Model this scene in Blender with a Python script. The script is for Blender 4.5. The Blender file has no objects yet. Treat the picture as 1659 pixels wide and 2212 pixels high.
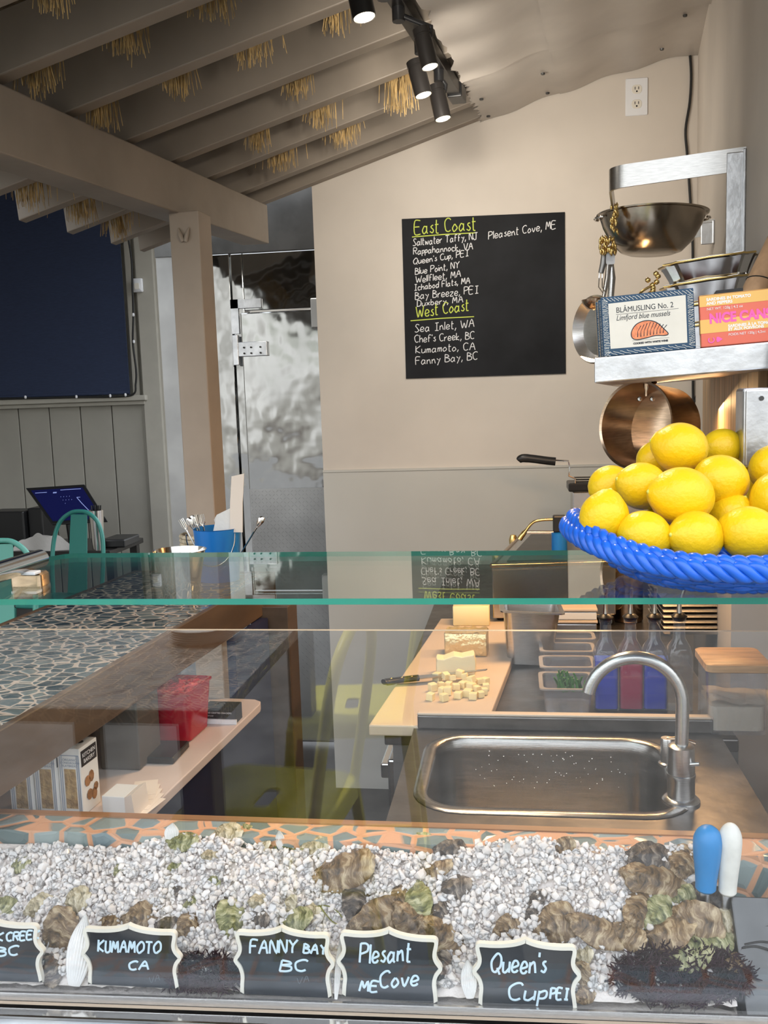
import bpy, math, random
from mathutils import Vector, Matrix, noise, Euler
C = bpy.context.scene.collection
V = Vector
PI = math.pi
# ------------------------------------------------------------------ camera, world, lights, exposure
F, CX, CY, CZ = 2000.0, 829.5, 1106.0, 1.5
_y, _p, _r = math.radians(8.2), math.radians(6.95), math.radians(1.9)
FW = V((-math.sin(_y)*math.cos(_p), math.cos(_y)*math.cos(_p), -math.sin(_p)))
_rt = V((math.cos(_y), math.sin(_y), 0)); _up = _rt.cross(FW)
RT = math.cos(_r)*_rt - math.sin(_r)*_up
UP = math.cos(_r)*_up + math.sin(_r)*_rt
EYE = V((0, 0, CZ))
cam = bpy.data.cameras.new('camera'); cam.sensor_fit = 'HORIZONTAL'; cam.sensor_width = 36
cam.lens = F*36/1659; cam.clip_start = .02; cam.clip_end = 200
camo = bpy.data.objects.new('camera', cam); C.objects.link(camo)
camo.matrix_world = Matrix(((RT.x, UP.x, -FW.x, EYE.x), (RT.y, UP.y, -FW.y, EYE.y), (RT.z, UP.z, -FW.z, EYE.z), (0, 0, 0, 1)))
bpy.context.scene.camera = camo
vs = bpy.context.scene.view_settings
bpy.context.scene.display_settings.display_device = 'sRGB'
vs.view_transform = 'Standard'; vs.look = 'None'; vs.gamma = 1; vs.use_curve_mapping = False
vs.exposure = 0.0
bpy.context.scene.cycles.max_bounces = 10
bpy.context.scene.cycles.transparent_max_bounces = 24
bpy.context.scene.cycles.glossy_bounces = 6
bpy.context.scene.cycles.transmission_bounces = 8
bpy.context.scene.cycles.caustics_reflective = False
bpy.context.scene.cycles.caustics_refractive = False
bpy.context.scene.cycles.sample_clamp_indirect = 4
bpy.context.scene.cycles.use_denoising = True

def ray(px, py): return FW + RT*((px-CX)/F) - UP*((py-CY)/F)
def onY(px, py, Y): d = ray(px, py); return EYE + d*(Y/d.y)
def onZ(px, py, z): d = ray(px, py); return EYE + d*((z-CZ)/d.z)
def atD(px, py, D): return EYE + ray(px, py)*D

WORLD_STRENGTH = 2.0
w = bpy.data.worlds.new('daylight'); bpy.context.scene.world = w; w.use_nodes = True
nt = w.node_tree; N = nt.nodes; L = nt.links
bg = N['Background']
tc = N.new('ShaderNodeTexCoord'); sx = N.new('ShaderNodeSeparateXYZ'); L.new(tc.outputs['Generated'], sx.inputs[0])
rp = N.new('ShaderNodeValToRGB'); e = rp.color_ramp.elements
e[0].position = .40; e[0].color = (.20, .18, .16, 1)
e[1].position = .80; e[1].color = (1.65, 1.74, 1.86, 1)
for pos, col in ((.47, (.45, .44, .40, 1)), (.52, (.95, .95, .92, 1)), (.56, (.60, .62, .55, 1)), (.63, (1.35, 1.42, 1.5, 1))):
    q = rp.color_ramp.elements.new(pos); q.color = col
mp = N.new('ShaderNodeMath'); mp.operation = 'MULTIPLY_ADD'; mp.inputs[1].default_value = .5; mp.inputs[2].default_value = .5
L.new(sx.outputs[2], mp.inputs[0])
nz = N.new('ShaderNodeTexNoise'); nz.inputs['Scale'].default_value = 5.0; nz.inputs['Detail'].default_value = 4
L.new(tc.outputs['Generated'], nz.inputs['Vector'])
ad = N.new('ShaderNodeMath'); ad.operation = 'MULTIPLY_ADD'; ad.inputs[1].default_value = .46; L.new(nz.outputs['Fac'], ad.inputs[0])
L.new(mp.outputs[0], ad.inputs[2])
sb = N.new('ShaderNodeMath'); sb.operation = 'SUBTRACT'; sb.inputs[1].default_value = .24; L.new(ad.outputs[0], sb.inputs[0])
L.new(sb.outputs[0], rp.inputs[0]); L.new(rp.outputs[0], bg.inputs[0]); bg.inputs[1].default_value = WORLD_STRENGTH

def light(name, kind, loc, energy, col, size=.1, target=None, **kw):
    l = bpy.data.lights.new(name, kind); l.energy = energy; l.color = col
    if kind == 'AREA':
        l.shape = 'RECTANGLE'; l.size = size; l.size_y = kw.get('size_y', size)
    elif kind == 'SUN': l.angle = size
    else: l.shadow_soft_size = size
    if kind == 'SPOT': l.spot_size = kw.get('angle', 1.2); l.spot_blend = kw.get('blend', .6)
    o = bpy.data.objects.new(name, l); C.objects.link(o); o.location = loc
    if target is not None: o.rotation_euler = (V(target)-V(loc)).to_track_quat('-Z', 'Y').to_euler()
    return o
SUN = light('sun', 'SUN', (-3, -6, 8), 9, (1, .95, .86), .01, None)
SUN.rotation_euler = (V((.45, .18, -1))).to_track_quat('-Z', 'Y').to_euler()
light('work_light', 'AREA', (.36, 2.15, 1.50), 18, (1, .60, .27), .12, (.12, 2.1, .9), size_y=.9)
light('added_counter_spot', 'SPOT', (-.42, 1.75, 2.06), 20, (1, .80, .58), .04, (-.42, 1.08, .88), angle=1.0)  # added spot without a fixture, warms the left of the ice
light('added_counter_spot', 'SPOT', (-.10, 1.70, 2.12), 20, (1, .80, .58), .04, (.02, 1.08, .88), angle=1.0)  # second added spot, also without a fixture, for the right of the ice
light('sink_spot', 'SPOT', (-.12, 2.0, 2.2), 14, (1, .74, .48), .04, (.03, 1.45, .9), angle=.9)

# ------------------------------------------------------------------ materials
MATS = {}
def sock(n, k): return n.inputs[k]
def mat(name, col, rough=.6, metal=0, var=0, vscale=8, bump=0, bscale=40, stretch=(1, 1, 1), spec=.5, trans=0, sss=0, coat=0, ior=1.45, emit=None, estr=0, detail=4, col2=None, rvar=0):
    m = bpy.data.materials.new(name); m.use_nodes = True; MATS[name] = m
    nt = m.node_tree; N = nt.nodes; L = nt.links; b = N['Principled BSDF']
    b.inputs['Base Color'].default_value = (*col, 1); b.inputs['Roughness'].default_value = rough
    b.inputs['Metallic'].default_value = metal; b.inputs['Specular IOR Level'].default_value = spec
    b.inputs['Transmission Weight'].default_value = trans; b.inputs['IOR'].default_value = ior
    if sss: b.inputs['Subsurface Weight'].default_value = sss; b.inputs['Subsurface Radius'].default_value = (1, .95, .9); b.inputs['Subsurface Scale'].default_value = .009
    if coat: b.inputs['Coat Weight'].default_value = coat
    if emit: b.inputs['Emission Color'].default_value = (*emit, 1); b.inputs['Emission Strength'].default_value = estr
    if var or bump or col2 or rvar:
        tc = N.new('ShaderNodeTexCoord'); mp = N.new('ShaderNodeMapping'); mp.inputs['Scale'].default_value = stretch
        L.new(tc.outputs['Object'], mp.inputs[0])
    if var or col2:
        n = N.new('ShaderNodeTexNoise'); n.inputs['Scale'].default_value = vscale; n.inputs['Detail'].default_value = detail
        L.new(mp.outputs[0], n.inputs['Vector'])
        r = N.new('ShaderNodeValToRGB'); L.new(n.outputs['Fac'], r.inputs[0])
        c2 = col2 or tuple(max(0, c*(1-var)) for c in col); c1 = col if col2 else tuple(min(1, c*(1+var)) for c in col)
        r.color_ramp.elements[0].position = .35; r.color_ramp.elements[1].position = .66
        r.color_ramp.elements[0].color = (*c2, 1); r.color_ramp.elements[1].color = (*c1, 1)
        L.new(r.outputs[0], b.inputs['Base Color'])
    if rvar:
        n = N.new('ShaderNodeTexNoise'); n.inputs['Scale'].default_value = vscale*1.7; L.new(mp.outputs[0], n.inputs['Vector'])
        q = N.new('ShaderNodeMath'); q.operation = 'MULTIPLY_ADD'; q.inputs[1].default_value = rvar; q.inputs[2].default_value = rough-rvar/2
        L.new(n.outputs['Fac'], q.inputs[0]); L.new(q.outputs[0], b.inputs['Roughness'])
    if bump:
        n = N.new('ShaderNodeTexNoise'); n.inputs['Scale'].default_value = bscale; n.inputs['Detail'].default_value = 3
        L.new(mp.outputs[0], n.inputs['Vector'])
        u = N.new('ShaderNodeBump'); u.inputs['Strength'].default_value = bump; u.inputs['Distance'].default_value = .01
        L.new(n.outputs['Fac'], u.inputs['Height']); L.new(u.outputs[0], b.inputs['Normal'])
    return m

def glass(name, tint=(1, 1, 1), f0=.05, rough=0, gl=(1, 1, 1), body=0, bodycol=(1, 1, 1)):
    """thin sheet glass: clear transmission plus a mirror reflection that grows towards grazing angles"""
    m = bpy.data.materials.new(name); m.use_nodes = True; MATS[name] = m
    nt = m.node_tree; N = nt.nodes; L = nt.links; N.remove(N['Principled BSDF']); out = N['Material Output']
    t = N.new('ShaderNodeBsdfTransparent'); t.inputs[0].default_value = (*tint, 1)
    g = N.new('ShaderNodeBsdfGlossy'); g.inputs['Roughness'].default_value = rough; g.inputs[0].default_value = (*gl, 1)
    lw = N.new('ShaderNodeLayerWeight'); lw.inputs[0].default_value = .5
    p = N.new('ShaderNodeMath'); p.operation = 'POWER'; p.inputs[1].default_value = 5; L.new(lw.outputs['Facing'], p.inputs[0])
    q = N.new('ShaderNodeMath'); q.operation = 'MULTIPLY_ADD'; q.inputs[1].default_value = 1-f0; q.inputs[2].default_value = f0; L.new(p.outputs[0], q.inputs[0])
    src = t
    if body:
        d = N.new('ShaderNodeBsdfDiffuse'); d.inputs[0].default_value = (*bodycol, 1)
        mb = N.new('ShaderNodeMixShader'); mb.inputs[0].default_value = body; L.new(t.outputs[0], mb.inputs[1]); L.new(d.outputs[0], mb.inputs[2]); src = mb
    mx = N.new('ShaderNodeMixShader'); L.new(q.outputs[0], mx.inputs[0]); L.new(src.outputs[0], mx.inputs[1]); L.new(g.outputs[0], mx.inputs[2])
    L.new(mx.outputs[0], out.inputs['Surface'])
    return m

def mosaic(name, scale, stretch, cols, grout, gw, rough=.12, metal=0):
    m = bpy.data.materials.new(name); m.use_nodes = True; MATS[name] = m
    nt = m.node_tree; N = nt.nodes; L = nt.links; b = N['Principled BSDF']
    tc = N.new('ShaderNodeTexCoord'); mp = N.new('ShaderNodeMapping'); mp.inputs['Scale'].default_value = stretch
    L.new(tc.outputs['Object'], mp.inputs[0])
    nz = N.new('ShaderNodeTexNoise'); nz.inputs['Scale'].default_value = scale*.35; L.new(mp.outputs[0], nz.inputs['Vector'])
    vm = N.new('ShaderNodeVectorMath'); vm.operation = 'MULTIPLY_ADD'; vm.inputs[1].default_value = (.6/scale,)*3
    L.new(nz.outputs['Color'], vm.inputs[0]); L.new(mp.outputs[0], vm.inputs[2])
    v1 = N.new('ShaderNodeTexVoronoi'); v1.feature = 'DISTANCE_TO_EDGE'; v1.voronoi_dimensions = '3D'
    v2 = N.new('ShaderNodeTexVoronoi'); v2.feature = 'F1'
    for v in (v1, v2):
        v.inputs['Scale'].default_value = scale; v.inputs['Randomness'].default_value = .85; L.new(vm.outputs[0], v.inputs['Vector'])
    st = N.new('ShaderNodeMapRange'); st.inputs[1].default_value = gw*.75; st.inputs[2].default_value = gw*1.1; L.new(v1.outputs['Distance'], st.inputs[0])
    rp = N.new('ShaderNodeValToRGB'); sp = N.new('ShaderNodeSeparateColor'); L.new(v2.outputs['Color'], sp.inputs[0]); L.new(sp.outputs[0], rp.inputs[0])
    rp.color_ramp.elements[0].color = (*cols[0], 1); rp.color_ramp.elements[1].color = (*cols[-1], 1)
    for i, c in enumerate(cols[1:-1]):
        q = rp.color_ramp.elements.new((i+1)/(len(cols)-1)); q.color = (*c, 1)
    mx = N.new('ShaderNodeMix'); mx.data_type = 'RGBA'; mx.inputs[6].default_value = (*grout, 1)
    L.new(st.outputs[0], mx.inputs[0]); L.new(rp.outputs[0], mx.inputs[7]); L.new(mx.outputs[2], b.inputs['Base Color'])
    mr = N.new('ShaderNodeMapRange'); mr.inputs[3].default_value = .7; mr.inputs[4].default_value = rough; L.new(st.outputs[0], mr.inputs[0]); L.new(mr.outputs[0], b.inputs['Roughness'])
    u = N.new('ShaderNodeBump'); u.inputs['Strength'].default_value = .5; u.inputs['Distance'].default_value = .004
    s2 = N.new('ShaderNodeMapRange'); s2.inputs[2].default_value = gw*2.2; L.new(v1.outputs['Distance'], s2.inputs[0])
    L.new(s2.outputs[0], u.inputs['Height']); L.new(u.outputs[0], b.inputs['Normal'])
    return m

def shellmat(name, ca, cb, cc, sc=1.0):
    """layered oyster shell: growth bands around the hinge (local -x), streaky and uneven"""
    m = bpy.data.materials.new(name); m.use_nodes = True; MATS[name] = m
    nt = m.node_tree; N = nt.nodes; L = nt.links; b = N['Principled BSDF']; b.inputs['Roughness'].default_value = .36
    tc = N.new('ShaderNodeTexCoord'); mp = N.new('ShaderNodeMapping'); mp.inputs['Location'].default_value = (.036, 0, 0); L.new(tc.outputs['Object'], mp.inputs[0])
    le = N.new('ShaderNodeVectorMath'); le.operation = 'LENGTH'; L.new(mp.outputs[0], le.inputs[0])
    sp = N.new('ShaderNodeSeparateXYZ'); L.new(mp.outputs[0], sp.inputs[0])
    at = N.new('ShaderNodeMath'); at.operation = 'ARCTAN2'; L.new(sp.outputs[1], at.inputs[0]); L.new(sp.outputs[0], at.inputs[1])
    wob = N.new('ShaderNodeTexNoise'); wob.inputs['Scale'].default_value = 45; L.new(tc.outputs['Object'], wob.inputs['Vector'])
    wr = N.new('ShaderNodeMath'); wr.operation = 'MULTIPLY_ADD'; wr.inputs[1].default_value = .022; L.new(wob.outputs['Fac'], wr.inputs[0]); L.new(le.outputs['Value'], wr.inputs[2])
    def mul(o, k): q = N.new('ShaderNodeMath'); q.operation = 'MULTIPLY'; q.inputs[1].default_value = k; L.new(o, q.inputs[0]); return q.outputs[0]
    cb_ = N.new('ShaderNodeCombineXYZ'); L.new(mul(wr.outputs[0], 150*sc), cb_.inputs[0]); L.new(mul(at.outputs[0], 1.6), cb_.inputs[1]); L.new(mul(sp.outputs[2], 60), cb_.inputs[2])
    n1 = N.new('ShaderNodeTexNoise'); n1.inputs['Scale'].default_value = 1.0; n1.inputs['Detail'].default_value = 5; n1.inputs['Roughness'].default_value = .62; L.new(cb_.outputs[0], n1.inputs['Vector'])
    n2 = N.new('ShaderNodeTexNoise'); n2.inputs['Scale'].default_value = 38*sc; n2.inputs['Detail'].default_value = 6; L.new(tc.outputs['Object'], n2.inputs['Vector'])
    mx = N.new('ShaderNodeMath'); mx.operation = 'MULTIPLY_ADD'; mx.inputs[1].default_value = .68; L.new(n1.outputs['Fac'], mx.inputs[0]); L.new(mul(n2.outputs['Fac'], .32), mx.inputs[2])
    rp = N.new('ShaderNodeValToRGB'); L.new(mx.outputs[0], rp.inputs[0])
    rp.color_ramp.elements[0].position = .36; rp.color_ramp.elements[0].color = (*ca, 1)
    rp.color_ramp.elements[1].position = .66; rp.color_ramp.elements[1].color = (*cc, 1)
    q = rp.color_ramp.elements.new(.5); q.color = (*cb, 1)
    L.new(rp.outputs[0], b.inputs['Base Color'])
    u = N.new('ShaderNodeBump'); u.inputs['Strength'].default_value = .8; u.inputs['Distance'].default_value = .003
    L.new(n1.outputs['Fac'], u.inputs['Height']); L.new(u.outputs[0], b.inputs['Normal'])
    return m

# ------------------------------------------------------------------ geometry helpers
class G:
    def __init__(s): s.v = []; s.f = []; s.mi = []
    def add(s, vs, fs, m=0):
        b = len(s.v); s.v += [V(p) for p in vs]
        for f in fs: s.f.append(tuple(b+i for i in f)); s.mi.append(m)
    def hexa(s, p, m=0):          # 8 corners: bottom loop 0-3, top loop 4-7
        s.add(p, [(3, 2, 1, 0), (4, 5, 6, 7), (0, 1, 5, 4), (1, 2, 6, 5), (2, 3, 7, 6), (3, 0, 4, 7)], m)
    def box(s, x0, x1, y0, y1, z0, z1, T=None, m=0):
        p = [V(q) for q in ((x0, y0, z0), (x1, y0, z0), (x1, y1, z0), (x0, y1, z0), (x0, y0, z1), (x1, y0, z1), (x1, y1, z1), (x0, y1, z1))]
        s.hexa([T @ q for q in p] if T else p, m)
    def rbox(s, x0, x1, y0, y1, z0, z1, r, T=None, m=0, n=4, er=.0):
        """box with rounded vertical edges and an optional soft top/bottom edge er"""
        def loop(ins, z):
            o = []
            rr = max(r-ins, .0004)
            for cx, cy, a0 in ((x1-r, y1-r, 0), (x0+r, y1-r, 90), (x0+r, y0+r, 180), (x1-r, y0+r, 270)):
                for k in range(n+1):
                    a = math.radians(a0+90*k/n); o.append(V((cx+rr*math.cos(a), cy+rr*math.sin(a), z)))
            return o
        ls = [loop(er, z0), loop(0, z0+er), loop(0, z1-er), loop(er, z1)] if er else [loop(0, z0), loop(0, z1)]
        s.loft(ls, T, m, cap=True)
    def loft(s, ls, T=None, m=0, cap=True, closed=True):
        n = len(ls[0]); vs = [q for l in ls for q in l]
        if T: vs = [T @ q for q in vs]
        fs = []
        for i in range(len(ls)-1):
            for j in range(n if closed else n-1):
                k = (j+1) % n; fs.append((i*n+j, i*n+k, (i+1)*n+k, (i+1)*n+j))
        if cap: fs.append(tuple(range(n-1, -1, -1))); fs.append(tuple((len(ls)-1)*n+j for j in range(n)))
        s.add(vs, fs, m)
    def tube(s, pts, r, n=8, m=0, cap=True, flat=1.0, closed=False, upv=None):
        pts = [V(p) for p in pts]; k = len(pts); rs = r if isinstance(r, (list, tuple)) else [r]*k
        ls = []; up = V(upv) if upv else None
        for i, p in enumerate(pts):
            if closed: t = pts[(i+1) % k]-pts[i-1]
            else: t = pts[min(i+1, k-1)]-pts[max(i-1, 0)]
            if t.length < 1e-9: t = V((0, 0, 1))
            t.normalize()
            if up is None: up = t.orthogonal().normalized()
            a = up-t*up.dot(t)
            if a.length < 1e-6: a = t.orthogonal()
            a.normalize(); b = t.cross(a)
            if not upv: up = a
            ls.append([p+a*math.cos(2*PI*j/n)*rs[i]*flat+b*math.sin(2*PI*j/n)*rs[i] for j in range(n)])
        if closed: ls.append(ls[0])
        s.loft(ls, None, m, cap and not closed)
    def lathe(s, prof, n=32, T=None, m=0, cap=False):
        ls = [[V((r*math.cos(2*PI*j/n), r*math.sin(2*PI*j/n), z)) for j in range(n)] for r, z in prof]
        s.loft(ls, T, m, cap)
    def prism(s, poly, z0, z1, T=None, m=0):
        s.loft([[V((x, y, z0)) for x, y in poly], [V((x, y, z1)) for x, y in poly]], T, m, True)
    def grid(s, fn, nu, nv, m=0, T=None):
        vs = [V(fn(i/nu, j/nv)) for i in range(nu+1) for j in range(nv+1)]
        if T: vs = [T @ q for q in vs]
        s.add(vs, [(i*(nv+1)+j, (i+1)*(nv+1)+j, (i+1)*(nv+1)+j+1, i*(nv+1)+j+1) for i in range(nu) for j in range(nv)], m)
    def xform(s, T): s.v = [T @ p for p in s.v]; return s

def frame(o, ex, ey=None, ez=None):
    ex = V(ex).normalized(); ez = V(ez if ez is not None else (0, 0, 1)).normalized()
    if ey is None: ey = ez.cross(ex).normalized(); ez = ex.cross(ey)
    return Matrix(((ex.x, ey[0], ez.x, o[0]), (ex.y, ey[1], ez.y, o[1]), (ex.z, ey[2], ez.z, o[2]), (0, 0, 0, 1)))
def TR(loc, rx=0, ry=0, rz=0, s=1):
    return Matrix.Translation(V(loc)) @ Euler((math.radians(rx), math.radians(ry), math.radians(rz))).to_matrix().to_4x4() @ Matrix.Scale(s, 4)

def obj(name, g, m, parent=None, smooth=None, sub=0, bevel=0, base=None):
    """link one mesh object; g is in world space when parent is None or a world-placed Empty"""
    me = bpy.data.meshes.new(name)
    off = V((0, 0, 0))
    if parent is not None and not parent.get('_local'): off = V(parent['_org'])
    elif parent is None:
        if base is not None: off = V(base)
        else:
            xs = [p.x for p in g.v]; ys = [p.y for p in g.v]; off = V(((min(xs)+max(xs))/2, (min(ys)+max(ys))/2, min(p.z for p in g.v)))
    me.from_pydata([tuple(p-off) for p in g.v], [], g.f)
    ms = m if isinstance(m, (list, tuple)) else [m]
    for q in ms: me.materials.append(MATS[q] if isinstance(q, str) else q)
    if len(ms) > 1: me.polygons.foreach_set('material_index', g.mi)
    if smooth is not None:
        me.polygons.foreach_set('use_smooth', [True]*len(me.polygons))
        if smooth < 180: me.set_sharp_from_angle(angle=math.radians(smooth))
    me.update()
    o = bpy.data.objects.new(name, me); C.objects.link(o)
    if parent is not None: o.parent = parent
    else: o.location = off
    o['_org'] = tuple(off)
    if bevel:
        b = o.modifiers.new('bevel', 'BEVEL'); b.width = bevel; b.segments = 2; b.limit_method = 'ANGLE'
    if sub:
        q = o.modifiers.new('subdivision', 'SUBSURF'); q.levels = sub; q.render_levels = sub
    return o
def tag(o, label, cat, group=None, kind=None):
    o['label'] = label; o['category'] = cat
    if group: o['group'] = group
    if kind: o['kind'] = kind
    return o
def thing(name, label, cat, loc=(0, 0, 0), group=None, local=False):
    o = bpy.data.objects.new(name, None); C.objects.link(o); o.location = loc; o.empty_display_size = .05
    o['_org'] = tuple(loc)
    if local: o['_local'] = 1
    return tag(o, label, cat, group)
def struct(name, g, m, smooth=None, bevel=0, label=None):
    o = obj(name, g, m, None, smooth, 0, bevel); o['kind'] = 'structure'
    if label: o['label'] = label
    return o
def dup(root, loc=None, rot=None, label=None, name=None, scale=None):
    r = root.copy(); C.objects.link(r)
    if loc is not None: r.location = loc
    if rot is not None: r.rotation_euler = rot
    if scale is not None: r.scale = (scale,)*3 if not isinstance(scale, tuple) else scale
    if label: r['label'] = label
    for ch in list(root.children):
        c = ch.copy(); C.objects.link(c); c.parent = r
        for gr in list(ch.children):
            d = gr.copy(); C.objects.link(d); d.parent = c
    return r
def cr(pts, k=6, closed=False):
    """Catmull-Rom through the points"""
    P = [V(p) for p in pts]; n = len(P); o = []
    for i in range(n if closed else n-1):
        a, b, c, d = (P[(i-1) % n] if closed or i else P[0]), P[i], P[(i+1) % n], (P[(i+2) % n] if closed or i+2 < n else P[-1])
        for j in range(k):
            t = j/k; o.append(.5*((2*b)+(c-a)*t+(2*a-5*b+4*c-d)*t*t+(3*b-a-3*c+d)*t**3))
    if not closed: o.append(P[-1])
    return o
def arc(c, ex, ey, r, a0, a1, n=12):
    return [V(c)+V(ex)*r*math.cos(math.radians(a0+(a1-a0)*i/n))+V(ey)*r*math.sin(math.radians(a0+(a1-a0)*i/n)) for i in range(n+1)]

# handwriting: single-stroke letters on a 0-9 grid (a,b,c = below the baseline)
GL = {k: v for k, v in (q.split('=') for q in """A=00 39 60|14 54
B=00 09|09 38 47 46 05|05 44 53 51 30 00
C=58 49 29 07 04 11 30 51
D=00 09|09 39 57 54 41 00
E=50 00 09 59|05 45
F=00 09 59|05 45
I=19 59|39 30|10 50
J=19 69|49 41 30 10 02
K=00 09|59 04 50
M=00 19 33 59 60
N=00 09 50 59
O=30 11 05 28 49 67 63 41 30
P=00 09|09 39 58 56 45 04
Q=30 11 05 28 49 67 63 41 30|42 6a
R=00 09|09 39 58 56 45 05|25 50
S=58 49 29 17 26 43 52 41 20 01
T=09 69|39 30
U=09 02 10 30 42 49
V=09 30 69
W=09 20 46 60 89
Y=09 35|69 35 30
a=44 25 14 02 10 20 42|45 41 50
b=09 00|03 25 34 42 31 20 01
c=44 35 15 03 10 30 41
d=43 35 15 03 10 20 42|49 40
e=02 43 35 15 02 10 30 41
f=48 39 29 17 10|05 35
h=09 00|03 25 35 43 40
i=05 00|07 08
k=09 00|35 02 40
l=09 00
m=05 00|03 15 24 20|23 35 44 40
n=05 00|03 25 34 40
o=25 14 02 10 20 42 34 25
p=05 0c|04 25 34 32 21 01
r=05 00|03 25 35
s=35 25 14 32 31 20 01
t=19 11 20 30|06 36
u=05 01 10 20 42|45 40
v=05 20 45
w=05 10 24 40 55
x=05 40|45 00
y=05 23|45 1c
z=05 45 00 40
'=09 07
,=11 0b
.=00 10""".split('\n'))}
GY = {**{str(i): i for i in range(10)}, 'a': -1, 'b': -2, 'c': -3}
def scribe(g, text, p0, p1, h, up, rad, nrm, slant=0, seed=1, flat=.35):
    """write text from p0 to p1 (3-D baseline), cap height h along up, as flat chalk strokes"""
    rnd = random.Random(seed); x = 0; items = []
    for ch in text:
        if ch == ' ': x += 4; continue
        st = [[(int(q[0]), GY[q[1]]) for q in s.split()] for s in GL[ch].split('|')]
        wd = max(q[0] for s in st for q in s); dy = rnd.uniform(-.35, .35)
        for s in st: items.append([(x+q[0]+rnd.uniform(-.12, .12)+slant*q[1], q[1]+dy+rnd.uniform(-.12, .12)) for q in s])
        x += wd+1.7
    p0, p1, up = V(p0), V(p1), V(up); ex = (p1-p0)/max(x-1.7, 1)
    for s in items:
        P = [p0+ex*a+up*(h*b/9) for a, b in s]
        if len(P) > 2: P = cr(P, 4)
        g.tube(P, rad, 6, flat=flat, upv=nrm)
def textmesh(name, s, size, mtl, parent, T, bold=0, shear=0, xs=1, align='LEFT'):
    """printed lettering as a flat mesh in the plane of T (x right, y up)"""
    c = bpy.data.curves.new(name, 'FONT'); c.body = s; c.size = size; c.shear = shear; c.offset = bold; c.align_x = align; c.extrude = .00012
    o = bpy.data.objects.new(name, c); C.objects.link(o)
    dg = bpy.context.evaluated_depsgraph_get(); me = bpy.data.meshes.new_from_object(o.evaluated_get(dg))
    C.objects.unlink(o); bpy.data.objects.remove(o)
    g = G(); g.v = [T @ V((v.co.x*xs, v.co.y, v.co.z)) for v in me.vertices]; g.f = [tuple(p.vertices) for p in me.polygons]; g.mi = [0]*len(g.f)
    bpy.data.meshes.remove(me)
    return g
def merge(*gs):
    o = G()
    for g in gs: o.add(g.v, g.f)
    return o
# ------------------------------------------------------------------ material table
mat('wall_paint', (.66, .60, .535), .62, var=.05, vscale=3, bump=.05, bscale=9)
mat('wainscot', (.56, .55, .51), .4, var=.04, vscale=2.5)
mat('brown_paint', (.29, .245, .20), .5, var=.10, vscale=5, bump=.06, bscale=30)
mat('post_paint', (.36, .295, .235), .5, var=.08, vscale=5, bump=.05, bscale=30)
mat('sheet_paint', (.52, .475, .43), .42, var=.10, vscale=4, bump=.22, bscale=7)
mat('thatch', (.10, .07, .04), .9, var=.5, vscale=40, stretch=(1, 6, 6), bump=.8, bscale=60)
mat('straw', (.46, .31, .13), .8, var=.4, vscale=30)
mat('beadboard', (.34, .325, .285), .5, var=.04, vscale=4)
mat('trim_paint', (.42, .40, .35), .5, var=.04)
mat('dark_floor', (.05, .045, .045), .55, var=.3, vscale=6)
mat('pavement', (.10, .10, .10), .8, var=.25, vscale=5)
mat('black_board', (.016, .017, .020), .6, var=.25, vscale=6, spec=.15)
mat('chalk_white', (.80, .80, .82), .8, emit=None)
mat('chalk_yellow', (.62, .72, .12), .8)
mat('white_plastic', (.80, .81, .84), .35)
mat('ivory_plastic', (.78, .74, .66), .35)
mat('black_plastic', (.012, .012, .013), .35)
mat('black_metal', (.02, .018, .017), .32, metal=.3)
mat('black_rubber', (.015, .015, .015), .6)
mat('lamp_glow', (1, .9, .6), .5, emit=(1, .90, .62), estr=9)
mat('navy_fabric', (.028, .040, .085), .9, var=.12, vscale=90, stretch=(.3, 1, 6), bump=.1, bscale=300)
mat('navy_panel', (.020, .026, .070), .45, var=.2, vscale=6)
mat('steel_wavy', (.36, .365, .365), .07, metal=1, var=.10, vscale=3, bump=1.0, bscale=3.6, stretch=(1, 1, .8), rvar=.08)
mat('steel_dull', (.30, .30, .30), .42, metal=.9, var=.25, vscale=3, bump=.1, bscale=5)
mat('steel_dark', (.10, .10, .10), .35, metal=.8, var=.2)
mat('steel_brushed', (.58, .57, .56), .27, metal=1, var=.08, vscale=60, stretch=(1, 1, 14), bump=.03, bscale=120)
mat('steel_scuffed', (.60, .61, .63), .36, metal=1, var=.14, vscale=26, rvar=.2, bump=.05, bscale=90)
mat('steel_polished', (.70, .68, .65), .10, metal=1)
mat('steel_copper', (.55, .40, .28), .20, metal=1, var=.12, vscale=40, stretch=(1, 1, 8))
mat('brass', (.78, .56, .22), .22, metal=1)
mat('bowl_steel', (.42, .36, .29), .20, metal=1, var=.12, vscale=12)
mat('pine', (.56, .36, .19), .5, var=.22, vscale=10, stretch=(3, 3, .25), bump=.05, bscale=30)
mat('bar_wood', (.10, .065, .042), .45, var=.3, vscale=14, stretch=(1, .2, 1), bump=.05)
mat('ledge_wood', (.30, .15, .07), .35, var=.25, vscale=14, stretch=(.2, 1, 1))
mat('box_wood', (.075, .065, .055), .55, var=.15)
mat('light_wood', (.60, .35, .17), .45, var=.2, vscale=14, stretch=(1, 8, 8))
mat('rolling_wood', (.52, .32, .18), .5, var=.15, vscale=10, stretch=(6, 6, 1))
mosaic('bar_mosaic', 34, (1, 1.25, 1), [(.02, .035, .045), (.06, .09, .10), (.10, .13, .14), (.17, .20, .19)], (.42, .35, .29), .062, .10)
mosaic('ledge_mosaic', 26, (1, 1.15, 1), [(.10, .14, .14), (.19, .24, .23), (.30, .35, .33), (.16, .22, .25)], (.62, .33, .19), .10, .12)
mosaic('front_mosaic', 20, (1, 1, 1), [(.16, .24, .29), (.24, .33, .38), (.34, .42, .45)], (.50, .27, .17), .07, .12)
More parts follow.
